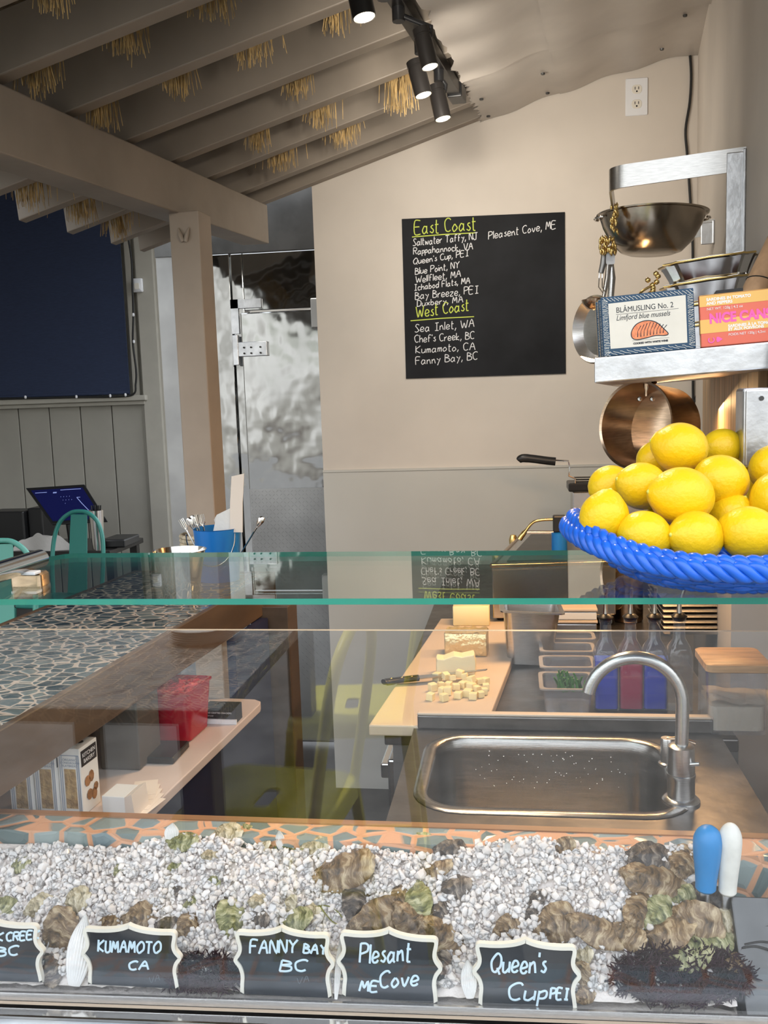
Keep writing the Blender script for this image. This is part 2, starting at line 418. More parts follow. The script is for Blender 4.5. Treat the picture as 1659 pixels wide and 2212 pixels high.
mat('counter_steel', (.13, .118, .11), .33, metal=.85, var=.22, vscale=14, rvar=.2, bump=.08, bscale=26)
mat('sink_steel', (.34, .32, .30), .26, metal=1, var=.10, vscale=50, stretch=(.4, 1, 8), bump=.05, bscale=90)
mat('board_poly', (.62, .50, .39), .5, var=.04)
mat('butter', (.86, .74, .42), .45, sss=.15, var=.03)
mat('butter_cut', (.88, .78, .50), .5, sss=.15, bump=.15, bscale=50)
mat('foil', (.86, .68, .36), .34, metal=.7, bump=.7, bscale=45, var=.1)
mat('lemon_skin', (.84, .52, .006), .36, bump=.14, bscale=190, col2=(.76, .52, .010), vscale=14, spec=.45)
mat('lemon_tip', (.62, .62, .12), .5, var=.2)
mat('lemon_scar', (.16, .11, .05), .8)
mat('blue_cord', (.014, .115, .58), .28, var=.12, vscale=30)
mat('blue_enamel', (.014, .17, .52), .28)
mat('paper', (.82, .72, .62), .8)
mat('white_paper', (.80, .80, .80), .8)
mat('napkin', (.78, .76, .72), .9, bump=.2, bscale=40)
mat('teal_paint', (.03, .19, .16), .3)
mat('teal_light', (.10, .33, .27), .4)
mat('olive_paint', (.62, .56, .05), .3)
mat('screen', (.004, .005, .03), .15, emit=(.004, .006, .06), estr=.55)
mat('screen_ink', (.2, .25, .5), .4, emit=(.25, .3, .6), estr=.5)
mat('red_plastic', (.36, .008, .022), .25, coat=.3)
mat('red_sauce', (.50, .05, .06), .15, bump=.9, bscale=60, var=.3)
mat('white_shelf', (.66, .55, .50), .5, var=.05)
mat('cardboard', (.60, .44, .24), .7, var=.06)
mat('box_white', (.78, .78, .76), .5)
mat('box_black', (.02, .02, .024), .5)
mat('box_grey_line', (.28, .33, .42), .6)
mat('cracker', (.55, .36, .14), .8, bump=1, bscale=90, col2=(.28, .16, .05), vscale=70)
mat('crackers_pic', (.34, .17, .08), .6, var=.4, vscale=60)
mat('tin_navy', (.022, .065, .125), .5)
mat('tin_cream', (.72, .68, .60), .55, var=.04, vscale=30)
mat('tin_line', (.74, .72, .66), .6)
mat('ink', (.015, .02, .03), .6)
mat('mussel_orange', (.80, .26, .12), .6, var=.2, vscale=200)
mat('tin_coral', (.72, .155, .10), .45)
mat('tin_gold', (.78, .46, .13), .45)
mat('tin_pink', (.86, .12, .42), .45)
mat('tin_blue', (.05, .12, .42), .5)
mat('flour', (.74, .64, .48), .9, bump=.3, bscale=60)
mat('herb', (.06, .20, .04), .6, var=.3, vscale=30)
mat('clear_plastic_rim', (.62, .56, .52), .15, trans=.55)
mat('blue_reflection_fill', (.015, .045, .50), .12, coat=.3)  # blue of a shirt mirrored in the pane, put into the bottle filling
mat('red_reflection_fill', (.50, .015, .07), .12, coat=.3)  # red of the same pane reflection, put into the bottle filling
mat('ice', (.84, .765, .71), .16, sss=.8, ior=1.31)
mat('trim_sky_steel', (.72, .76, .82), .42, metal=.6, var=.1, vscale=20)  # bluish white of the reflected sky put into the steel colour
mat('ice_clear', (.74, .665, .61), .08, sss=.8, ior=1.31)
mat('ice_bed', (.66, .60, .555), .35, bump=.6, bscale=70)
shellmat('shell_green', (.03, .038, .015), (.23, .23, .10), (.66, .60, .38))
shellmat('shell_brown', (.028, .018, .010), (.19, .118, .058), (.58, .46, .29))
shellmat('shell_dark', (.010, .008, .008), (.07, .052, .040), (.38, .31, .24))
shellmat('shell_pale', (.10, .085, .04), (.42, .35, .22), (.78, .70, .54))
mat('scallop_white', (.82, .80, .77), .45, var=.06, vscale=60)
mat('seaweed_red', (.020, .006, .012), .6, var=.4, vscale=60)
mat('seaweed_green', (.16, .16, .02), .5, var=.3, vscale=60)
mat('sign_black', (.020, .023, .028), .5, var=.3, vscale=30)
mat('sign_frame', (.80, .76, .66), .55, var=.05)
mat('sign_ink', (.62, .78, .86), .6)
mat('sign_faint', (.10, .12, .14), .7)
mat('knife_blue', (.02, .22, .52), .35)
mat('knife_white', (.74, .72, .66), .45, var=.08, vscale=50)
mat('rope', (.50, .42, .30), .9, var=.3, vscale=60)
mat('cloth', (.50, .48, .46), .9, bump=.4, bscale=20)
mat('plate_white', (.80, .80, .78), .25)
mat('bottle_dark', (.012, .018, .012), .12)
glass('glass_top', (.90, .955, .93), .045)
glass('glass_pane', (.965, .975, .985), .046)
glass('clear_plastic', (.90, .90, .92), .05, body=.06)
glass('bottle_glass', (.86, .90, .95), .05, body=.04, bodycol=(.6, .7, .9))  # faint blue tint carries the mirrored shirt up into the glass
mat('glass_edge', (.02, .30, .22), .12, trans=.35, ior=1.5)
mat('glass_edge_dull', (.55, .42, .30), .25)

# ------------------------------------------------------------------ the setting
WB = 3.4
def wall_x(Y): return .629+(Y-3.4)*.1287          # face of the right wall
g = G(); g.box(-5.2, 2.2, .85, 7.2, -.1, 0); struct('floor', g, 'dark_floor')
g = G(); g.box(-9, 9, -14, .85, -.12, -.02); struct('ground', g, 'pavement')
g = G(); g.box(-.7145, 1.3, WB, WB+.5, 0, 3.1); struct('wall_back', g, 'wall_paint')
g = G(); g.box(-.7145, .72, WB-.006, WB, 0, 1.235); g.box(-.7145, .72, WB-.010, WB, 1.235, 1.243); struct('trim_1', g, 'wainscot')
g = G(); a, b = V((wall_x(1.25), 1.25, 0)), V((wall_x(3.6), 3.6, 0))
T = frame(a, b-a); L_ = (b-a).length; g.box(0, L_, -.22, 0, 1.25, 3.1, T); g.box(.78, L_, -.22, 0, 0, 1.25, T); g.box(-.02, .78, -.24, -.16, 0, 1.25, T); g.box(-.02, 0, -1.6, 0, 1.25, 3.1, T); g.box(-.02, 0, -1.6, -.16, 0, 1.25, T); struct('wall_right', g, 'wall_paint')
TW = frame((wall_x(1.25), 1.25, 0), b-a)            # local: x along the right wall towards the back, y out of the wall to the left
g = G()                                              # pine boards on the right wall under the shelf
for i in range(9):
    x0 = .25+i*.145; g.box(x0, x0+.141, .0, .014, 1.25, 1.60, TW)
struct('wall_panel', g, 'pine', bevel=.002, label='vertical pine boards on the right wall under the steel shelf')
# dining side, far left
SH = onY(283, 700, 6.8).x; S2 = onY(307, 700, 6.8).x; S3 = onY(343, 700, 6.8).x
g = G(); g.box(-5.2, S3+.2, 6.8, 7.0, 0, 3.3)
g.box(S2, S3, 6.74, 6.8, 0, 3.3); g.box(S3, S3+.6, 6.78, 6.8, 0, 3.3); struct('wall_left', g, 'trim_paint')
zs = onY(150, 862, 6.8).z
g = G(); x = S2-.02
while x > -5.1:
    g.box(x-.255, x-.008, 6.775, 6.80, 0, zs-.03); x -= .255
g.box(S2-.03, S2, 6.765, 6.8, 0, zs-.03)
struct('trim_2', g, 'beadboard', bevel=.004, label='beige beadboard below the dark window shade')
g = G(); g.box(-5.2, S2+.03, 6.70, 6.8, zs-.03, zs+.01); g.box(-5.2, S2+.01, 6.73, 6.8, zs-.06, zs-.03); struct('trim_3', g, 'trim_paint', bevel=.006, label='beige sill moulding under the window shade')
g = G(); g.box(SH, SH+.05, 6.76, 6.8, zs+.01, 3.2); struct('window_1', g, 'trim_paint')
g = G(); g.box(-5.2, -5.0, .9, 7, 0, 3.3); struct('shading_wall_left', g, 'trim_paint')  # unseen wall added to keep the dining corner dim
g = G(); g.box(-5.2, -1.75, 1.2, 7, 3.2, 3.3); struct('shading_ceiling_dining', g, 'trim_paint')  # unseen ceiling added to keep daylight off the dining corner
# walk-in cooler front
YC = 3.85
xl, xm, xr = onY(343, 700, YC).x, onY(502, 650, YC).x, -.70
zt = onY(600, 543, YC).z
g = G(); g.box(xl, xr, YC, YC+.1, zt+.004, 3.2); struct('wall_cooler_top', g, 'steel_dark')
g = G(); g.box(xl, onY(447, 700, YC).x-.01, YC+.01, YC+.1, 0, zt+.1); struct('wall_cooler_left', g, 'steel_dull')
g = G(); g.box(onY(447, 700, YC).x-.005, xm-.004, YC-.01, YC+.09, 0, zt); g.box(xm, onY(527, 650, YC).x, YC, YC+.09, 0, zt); g.box(onY(527, 650, YC).x, xr, YC+.002, YC+.09, onY(600, 668, YC).z, zt); struct('wall_cooler', g, 'steel_wavy', bevel=.003)
dx0 = onY(530, 800, YC).x; dz1 = onY(600, 674, YC).z; dzk = onY(600, 1053, YC).z
g = G(); g.box(dx0, xr+.5, YC-.035, YC+.0, 0.02, dz1); door = struct('door_1', g, 'steel_wavy', bevel=.005, label='dented stainless walk-in cooler door behind the beige wall')
def dpart(name, g, m, **k):
    o = obj(name, g, m, door, **k); return o
g = G()                                              # tread plate
x0, x1 = dx0+.004, xr+.02
g.box(x0, x1, YC-.040, YC-.035, .03, dzk)
n = 0
for i in range(60):
    for j in range(60):
        cx, cz = x0+.008+i*.016, dzk-.012-j*.016
        if cx > x1-.006 or cz < .3: continue
        a = .006 if (i+j) % 2 else -.006
        g.add([(cx-.006, YC-.0405, cz-a), (cx+a*.35, YC-.0405, cz+.002), (cx+.006, YC-.0405, cz+a), (cx-a*.35, YC-.0405, cz-.002), (cx, YC-.0425, cz)], [(0, 1, 4), (1, 2, 4), (2, 3, 4), (3, 0, 4)])
dpart('kick_plate', g, 'steel_dull')
g = G(); p = onY(505, 740, YC-.05); q = onY(578, 768, YC-.05)
g.box(p.x, q.x, YC-.055, YC-.035, q.z, p.z); g.box(p.x-.004, p.x+.02, YC-.06, YC-.03, q.z-.035, p.z+.03)
hinge = dpart('hinge', g, 'steel_scuffed', bevel=.002)
g = G()
for dxx in (.045, .075, .115):
    for dz in (.012, .036):
        c = V((p.x+dxx, YC-.057, q.z+dz)); g.lathe([(0, 0), (.004, 0), (.004, .003), (0, .003)], 8, frame(c, (1, 0, 0), (0, 0, -1), (0, -1, 0)) if False else Matrix.Translation(c) @ Matrix.Rotation(PI/2, 4, 'X'))
o = obj('bolt', g, 'black_metal', door); 
g = G(); p = onY(499, 648, YC); q = onY(565, 660, YC); r = onY(499, 722, YC)
g.box(p.x, q.x, YC-.012, YC-.004, q.z-.008, p.z); g.box(p.x, p.x+.032, YC-.012, YC-.004, r.z, p.z); o = obj('corner_bracket', g, 'steel_scuffed', door)
g = G(); p = onY(672, 645, YC-.05); q = onY(700, 708, YC-.05); g.box(p.x, q.x, YC-.07, YC-.03, q.z, p.z); obj('latch', g, 'steel_dull', door, bevel=.004)
# roof: rafters, ridge of sheets, beam, post
def beam_x(Y): return -.862+(Y-3.352)*.0802
def raf_z(X, Y): return 2.2058+(.31+.021*(Y-2.6))*(X-beam_x(Y))+.0406*(Y-3.352)
RY = [1.02, 1.28, 1.54, 1.797, 2.064, 2.345, 2.607, 2.863, 3.141, 3.352]
for i, Y in enumerate(RY):
    xa, xb = beam_x(Y)-.50, -.1+(Y-3.38)*.07+.06
    th = .042
    g = G()
    pts = []
    for yy in (Y, Y+th): pass
    A, B = raf_z(xa, Y), raf_z(xb, Y); hgt = .15
    g.hexa([(xa, Y, A+.03), (xb, Y, B), (xb, Y+th, B), (xa, Y+th, A+.03), (xa-.01, Y, A+hgt), (xb, Y, B+hgt), (xb, Y+th, B+hgt), (xa-.01, Y+th, A+hgt)])
    struct('rafter', g, 'brown_paint', bevel=.003, label='sloping brown roof rafter above the counter')
g = G()
g.hexa([(-1.50, .55, raf_z(-1.50, .55)+.15), (1.5, .55, raf_z(1.5, .55)+.15), (1.5, 3.39, raf_z(1.5, 3.39)+.15), (-1.45, 3.39, raf_z(-1.45, 3.39)+.15),
        (-1.50, .55, raf_z(-1.50, .55)+.3), (1.5, .55, raf_z(1.5, .55)+.3), (1.5, 3.39, raf_z(1.5, 3.39)+.3), (-1.45, 3.39, raf_z(-1.45, 3.39)+.3)])
struct('ceiling', g, 'thatch', label='dark thatch laid over the rafters')
rnd = random.Random(4)
g = G()
def hitroof(px, py, up=0):
    lo, hi = .5, 6
    d = ray(px, py)
    for _ in range(40):
        m_ = (lo+hi)/2; P = EYE+d*m_
        if P.z > raf_z(P.x, P.y)+up: hi = m_
        else: lo = m_
    return EYE+d*lo
for px, py, wpx in ((75, 200, 75), (265, 105, 60), (540, 135, 95), (455, 35, 75), (380, 195, 60), (640, 188, 55), (690, 268, 70), (738, 310, 80), (602, 358, 65), (212, 258, 45), (720, 35, 45), (860, 238, 50), (875, 175, 40), (60, 448, 80), (172, 478, 60), (250, 500, 55), (555, 300, 40), (110, 18, 50)):
    cand = []
    for q in RY:
        yy = py
        for _ in range(25):
            P = onY(px, yy, q+.042); yy += (P.z-raf_z(P.x, P.y))*600/q
        cand.append((abs(yy-(py-34)), q, yy))
    _, q, yy = min(cand); Yr = q+.07; P = onY(px, max(py+6, yy+26), Yr); dd = (P-EYE).length
    wd = wpx*dd/F
    for k in range(int(70)):
        b = P+V((rnd.gauss(0, .26)*wd, rnd.uniform(-.008, .05), 0)); b.z -= abs(b.x-P.x)*-.35; t = V((b.x+rnd.uniform(-.012, .012), b.y, raf_z(b.x, b.y)+.145))
        e = V((b.x+rnd.uniform(-.022, .022), b.y, b.z+rnd.uniform(-.006, .03)))
        g.tube([t, (t+e)/2+V((rnd.uniform(-.006, .006), 0, 0)), e], [.0016, .0014, .0008], 3)
tag(obj('thatch_straw', g, 'straw'), 'dry straw tufts poking down between the brown rafters', 'thatch', None, 'stuff')
# painted corrugated sheets under the right half of the roof
def prof(X, Y):
    e = -.1+(Y-3.38)*.07
    t = X-e
    z = raf_z(X, Y)-.006+.03*t-.15*t*t-.005*(1-math.cos(2*PI*t/.21))
    return z
def sheet(Ya, Yb, drop, xa, xb, seed):
    r_ = random.Random(seed)
    g = G(); jag = [r_.uniform(-.011, .011) for _ in range(61)]
    def fn(u, v, top=0):
        Y = Ya+(Yb-Ya)*v; e = -.1+(Y-3.38)*.07
        x0 = (e+jag[int(v*60)]) if xa is None else xa+(Y-3.38)*.1; x1 = xb+(Y-3.38)*.1
        X = x0+(x1-x0)*u
        return (X, Y, prof(X, Y)-drop+.006*math.sin(X*9+Y*3)*u+top)
    g.grid(lambda u, v: fn(u, v), 30, 60); g.grid(lambda u, v: fn(u, v, .004), 30, 60)
    return g
a = sheet(2.76, 3.395, 0, None, .20, 1); b = sheet(2.76, 3.395, .007, .17, .70, 2); c = sheet(1.0, 2.80, .026, None, .20, 3); d = sheet(1.0, 2.80, .033, .17, .75, 5)
struct('ceiling_sheet', merge(a, b, c, d), 'sheet_paint', smooth=30, label='beige painted sheets curving below the roof at upper right')
g = G()
for px, py in ((975, 103), (1010, 167), (1040, 213), (1145, 37), (1165, 103), (1173, 158), (1183, 200), (1055, 250), (1430, 105), (1480, 32)):
    d = ray(px, py); lo, hi = .5, 6
    for _ in range(40):
        m_ = (lo+hi)/2; P = EYE+d*m_
        if P.z > prof(P.x, P.y)-.008: hi = m_
        else: lo = m_
    P = EYE+d*lo; g.lathe([(0, -.006), (.006, -.005), (.007, 0), (0, .001)], 8, Matrix.Translation(P))
struct('ceiling_screws', g, 'steel_dark')
p0, p1 = V((beam_x(.9), .9, 0)), V((beam_x(3.33), 3.33, 0))
g = G()
for P, q in ((p0, 0), (p1, 4)): pass
def bz(Y): return raf_z(beam_x(Y), Y)-.003
g.hexa([(p0.x-.10, p0.y, bz(.9)-.135), (p0.x, p0.y, bz(.9)-.135), (p1.x, p1.y, bz(3.33)-.135), (p1.x-.10, p1.y, bz(3.33)-.135),
        (p0.x-.10, p0.y, bz(.9)), (p0.x, p0.y, bz(.9)), (p1.x, p1.y, bz(3.33)), (p1.x-.10, p1.y, bz(3.33))])
struct('beam', g, 'brown_paint', bevel=.004, label='long brown roof beam running back to the cooler')
TB = frame((-.64, 1.928, 0), (.0735, 1, 0))           # local: x along the bar towards the back, y to the left, z up (right edge y=0)
PB = onZ(438, 1195, 1.07); pb = TB.inverted() @ PB
g = G(); zt_ = bz(2.57)-.13
g.box(pb.x-.0, pb.x+.09, pb.y-.045, pb.y+.045, 0, zt_, TB); struct('post', g, 'post_paint', bevel=.004, label='square brown post behind the end of the tiled bar')
g = G(); P = onZ(405, 500, 1.07); 
q = V((PB.x-.002, PB.y-.001, 1.99)); Tq = TB @ Matrix.Translation((pb.x-.0, pb.y, 1.975))
for s in (-1, 1): g.tube([Tq @ V((-.004, s*.004, -.018)), Tq @ V((-.006, s*.010, .0)), Tq @ V((-.002, s*.016, .02))], [.006, .007, .002], 6)
struct('trim_4', g, 'post_paint', smooth=60, label='split paint scar at the top of the brown post')
# ------------------------------------------------------------------ wall things
def board():
    t = thing('chalkboard', 'square black chalkboard menu on the beige wall', 'chalkboard', onY(1045, 640, WB-.006))
    c = [onY(x, y, WB-.006) for x, y in ((877, 818), (1222, 807), (1220, 458), (868, 473))]
    g = G(); g.hexa(c[:2]+[c[1]+V((0, .006, 0)), c[0]+V((0, .006, 0))]+[c[3], c[2], c[2]+V((0, .006, 0)), c[3]+V((0, .006, 0))])
    obj('panel', g, 'black_board', t)
    Y = WB-.0066
    rows = [('Saltwater Taffy, NJ', 892, 531, 1031, 517, 15), ('Rappahannock, VA', 893, 550, 1021, 538, 14), ("Queen's Cup, PEI", 893, 571, 1012, 553, 13), ('Blue Point, NY', 897, 593, 992, 579, 14),
            ('Wellfleet, MA', 898, 611, 995, 598, 14), ('Ichabod Flats, MA', 894, 628, 1015, 612, 13), ('Bay Breeze, PEI', 897, 647, 1033, 633, 16), ('Duxbery, MA', 901, 662, 1000, 653, 13),
            ('Sea Inlet, WA', 896, 718, 1024, 706, 17), ("Chef's Creek, BC", 896, 740, 1024, 732, 16), ('Kumamoto, CA', 898, 763, 1026, 755, 16), ('Fanny Bay, BC', 898, 788, 1031, 776, 17), ('Pleasent Cove, ME', 1055, 517, 1200, 493, 16)]
    for i, (s, x0, y0, x1, y1, h) in enumerate(rows):
        g = G(); scribe(g, s, onY(x0, y0, Y), onY(x1, y1, Y), h*3.2/F, (0, 0, 1), .0016, (0, 1, 0), .05, i+1); obj('lettering', g, 'chalk_white', t)
    for i, (s, x0, y0, x1, y1, h) in enumerate((('East Coast', 896, 506, 1027, 497, 26), ('West Coast', 899, 686, 1012, 671, 22))):
        g = G(); scribe(g, s, onY(x0, y0, Y), onY(x1, y1, Y), h*3.5/F, (0, 0, 1), .0021, (0, 1, 0), .03, 40+i); obj('heading', g, 'chalk_yellow', t)['label'] = 'yellow-green chalk heading'
    for x0, y0, x1, y1 in ((890, 512, 1026, 503), (887, 693, 1024, 684)):
        g = G(); g.tube([onY(x0, y0, Y), onY((x0+x1)/2, (y0+y1)/2-1, Y), onY(x1, y1, Y)], .002, 6, flat=.3, upv=(0, 1, 0)); obj('underline', g, 'chalk_yellow', t)['label'] = 'yellow-green chalk underline'
board()
def outlet():
    p = onY(1375, 210, WB); t = thing('wall_outlet', 'white double electrical outlet high on the beige wall', 'outlet', p)
    T = Matrix.Translation(p) @ Matrix.Rotation(PI/2, 4, 'X') @ Matrix.Rotation(math.radians(-.5), 4, 'Z')
    g = G(); g.rbox(-.037, .037, -.061, .061, 0, .006, .004, T, er=.002); obj('cover_plate', g, 'white_plastic', t, smooth=40)
    for s in (1, -1):
        g = G(); g.rbox(-.017, .017, s*.024-.0145, s*.024+.0145, .005, .008, .012, T, er=.001); r = obj('socket', g, 'ivory_plastic', t, smooth=40)
        g = G()
        for dx in (-.006, .006): g.box(dx-.0012, dx+.0012, s*.024-.001, s*.024+.008, .0079, .0083, T)
        g.lathe([(0, .0079), (.003, .0079), (.003, .0083), (0, .0083)], 10, T @ Matrix.Translation((0, s*.024-.007, 0))); obj('slot', g, 'black_plastic', r)
outlet()
g = G(); pts = [onY(x, y, WB-.008) for x, y in ((1489, 103), (1493, 160), (1490, 220), (1481, 280), (1484, 330), (1489, 400), (1492, 450), (1496, 520), (1497, 640), (1497, 780), (1497, 850), (1499, 868), (1507, 852), (1512, 880), (1513, 960), (1514, 1100))]
g.tube(cr(pts, 5), .0042, 8); tag(obj('power_cable', g, 'black_rubber', None, 60), 'thin black cable hanging down the wall corner', 'cable')
p = onY(299, 617, 6.74); t = thing('motion_sensor', 'small white motion sensor beside the dark window shade', 'sensor', p)
g = G(); g.rbox(-.04, .04, -.05, .05, 0, .03, .008, Matrix.Translation(p) @ Matrix.Rotation(PI/2, 4, 'X'), er=.006); obj('housing', g, 'white_plastic', t, smooth=50)
g = G(); g.rbox(-.018, .018, -.03, .015, .028, .034, .006, Matrix.Translation(p) @ Matrix.Rotation(PI/2, 4, 'X')); obj('lens', g, 'ivory_plastic', t, smooth=50)
t = thing('window_shade', 'dark navy fabric roller shade over the far left window', 'window shade', (SH-.8, 6.70, zs))
g = G(); g.box(-5.1, SH-.01, 6.715, 6.725, zs+.03, 3.18); obj('fabric', g, 'navy_fabric', t)
g = G(); g.tube([(-5.1, 6.715, zs+.03), (SH-.01, 6.715, zs+.03)], .012, 8); obj('hem_bar', g, 'navy_fabric', t, smooth=50)
g = G(); pts = [onY(x, y, 6.69) for x, y in ((275, 505), (284, 560), (286, 620), (288, 680), (287, 740), (294, 800), (293, 830), (287, 852), (240, 857), (160, 858), (80, 860), (0, 861))]
g.tube(cr(pts, 5), .008, 6); lt = thing('string_light', 'thin black string light cord around the navy shade', 'string light', (SH, 6.69, zs)); obj('cord', g, 'black_rubber', lt, smooth=60)
for x, y in ((55, 858), (165, 857), (238, 855), (271, 853), (288, 680), (289, 738)):
    g = G(); g.lathe([(0, -.014), (.009, -.008), (.009, .008), (0, .014)], 8, Matrix.Translation(onY(x, y, 6.68))); obj('bulb', g, 'white_plastic', lt, smooth=60)
# track light
ta, tb = hitroof(828, -40, -.02), hitroof(985, 205, -.03)
t = thing('light_track', 'black lighting track under the rafters', 'light track', tuple(ta))
g = G(); T = frame(ta, tb-ta); L_ = (tb-ta).length; g.box(-.3, L_, -.017, .017, -.005, .028, T); obj('rail', g, 'black_metal', t, bevel=.002)
g = G(); g.box(L_-.03, L_+.06, -.022, .022, -.012, .03, T); obj('end_feed', g, 'black_plastic', t, bevel=.003)
def spot(px, py, D, dia, ln, tilt, label):
    """px,py = centre of the glowing mouth"""
    p = atD(px, py, D); r = dia*D/F/2; l = ln*D/F*1.03
    t = thing('track_spotlight', label, 'spotlight', tuple(p), 'black track spotlights')
    ax = (UP*math.cos(math.radians(tilt))-RT*math.sin(math.radians(tilt))-FW*.05).normalized()
    T = frame(p, ax.orthogonal(), None, ax)
    g = G(); g.lathe([(r*.9, 0), (r, 0), (r, l*.78), (r*.93, l*.79), (r*.93, l*.83), (r, l*.84), (r, l), (r*.6, l*1.03), (0, l*1.03)], 28, T); g.lathe([(r*.9, 0), (r*.86, l*.08)], 28, T); obj('barrel', g, 'black_metal', t, smooth=35)
    g = G(); g.lathe([(0, l*.03), (r*.88, l*.03)], 28, T); obj('lamp_lens', g, 'lamp_glow', t)
    q = p+ax*l*.8; k = min(max((q-ta).dot((tb-ta).normalized()), 0), L_); h = ta+(tb-ta).normalized()*k
    g = G(); g.tube([q+RT*r*.9, q+RT*r*1.25+ax*.02, h+V((0, 0, -.02))], .006, 8); g.tube([h+V((0, 0, -.035)), h], .014, 10); obj('yoke', g, 'black_plastic', t, smooth=50)
    light('spot_lamp', 'SPOT', p-ax*.01, 13, (1, .92, .80), .03, p+V((.25, 1.3, -.12)), angle=2.5, blend=1)
spot(787, 38, 1.66, 52, 85, 12, 'largest of the black track spotlights, top centre')
spot(929, 145, 2.02, 38, 80, 14, 'black track spotlight just below the track joint')
spot(915, 206, 2.26, 38, 72, 15, 'black track spotlight at the left of the rear trio')
spot(957, 257, 2.5, 36, 70, 13, 'lowest black track spotlight nearest the beige wall')

# ------------------------------------------------------------------ steel shelf and pot rack on the right wall
TL = 4 # tilt of the rack in hundredths
def rk(s, n, z): return TW @ V((s, n, z-.05*n+.013))         # s from the front end of the right wall, n out of it
S0 = .0
shz = 1.545
rack = thing('pot_rack_shelf', 'stainless wall shelf with pot rack rail at upper right', 'shelf', tuple(rk(0, .12, shz)))
g = G(); D_ = .248
p = [rk(*q) for q in ((0, 0, shz-.034), (0, D_, shz-.034), (1.25, D_, shz-.034), (1.25, 0, shz-.034), (0, 0, shz), (0, D_, shz), (1.25, D_, shz), (1.25, 0, shz))]
g.hexa(p); obj('shelf_board', g, 'steel_scuffed', rack, bevel=.002)
RS0, RS1, RZ = .61, 1.36, 1.906
g = G()
def strap(pts, h, th):
    g = G()
    P = [V(q) for q in pts]; ls = []
    for i, q in enumerate(P):
        t_ = (P[min(i+1, len(P)-1)]-P[max(i-1, 0)]); t_.z = 0; t_.normalize(); n_ = V((-t_.y, t_.x, 0))*th
        ls.append([q-V((0, 0, h/2))-n_, q-V((0, 0, h/2))+n_, q+V((0, 0, h/2))+n_, q+V((0, 0, h/2))-n_])
    g.loft(ls); return g
R_ = .03; ND = .245
loop = [rk(RS0, 0, RZ), rk(RS0, ND-R_, RZ)]+[rk(RS0+R_-R_*math.cos(a), ND-R_+R_*math.sin(a), RZ) for a in [k*PI/2/6 for k in range(1, 7)]]+[rk(RS1-R_+R_*math.sin(a), ND-R_+R_*math.cos(a), RZ) for a in [k*PI/2/6 for k in range(7)]]+[rk(RS1, 0, RZ)]
obj('rail', strap(loop, .042, .0022), 'steel_brushed', rack, smooth=40)
for s in (RS0, RS1):
    zl = shz-.02 if s == RS0 else RZ-.03; g = G(); g.box(s-.004, s+.004, .0, .034, zl, RZ+.026, TW); g.box(s-.01, s+.01, 0, .006, zl, RZ+.03, TW); obj('upright', g, 'steel_scuffed', rack, bevel=.002)
# mixing bowl held in the rail loop
def bowl():
    c = onY(1411, 458, 2.12); c = onY(1409, 466, 2.16)
    t = thing('mixing_bowl', 'stainless mixing bowl resting in the pot rack rail', 'bowl', tuple(c))
    r = .113
    T = frame(c, RT, None, (V((0, 0, 1))+RT*-.06).normalized())
    pr = [(0, -.083), (r*.45, -.082), (r*.58, -.077), (r*.78, -.055), (r*.93, -.023), (r, 0), (r+.006, .001), (r+.007, .004), (r, .004), (r*.92, -.022), (r*.76, -.051), (r*.56, -.073), (0, -.078)]
    g = G(); g.lathe(pr, 48, T); obj('bowl_body', g, 'bowl_steel', t, smooth=50)
    for s in (-1, 1):
        g = G(); g.tube([T @ V((s*(r+.012*math.sin(a)), .022*math.cos(a), -.006)) for a in [k*PI/8 for k in range(9)]], .0028, 6); obj('handle', g, 'steel_polished', t, smooth=60)
bowl()
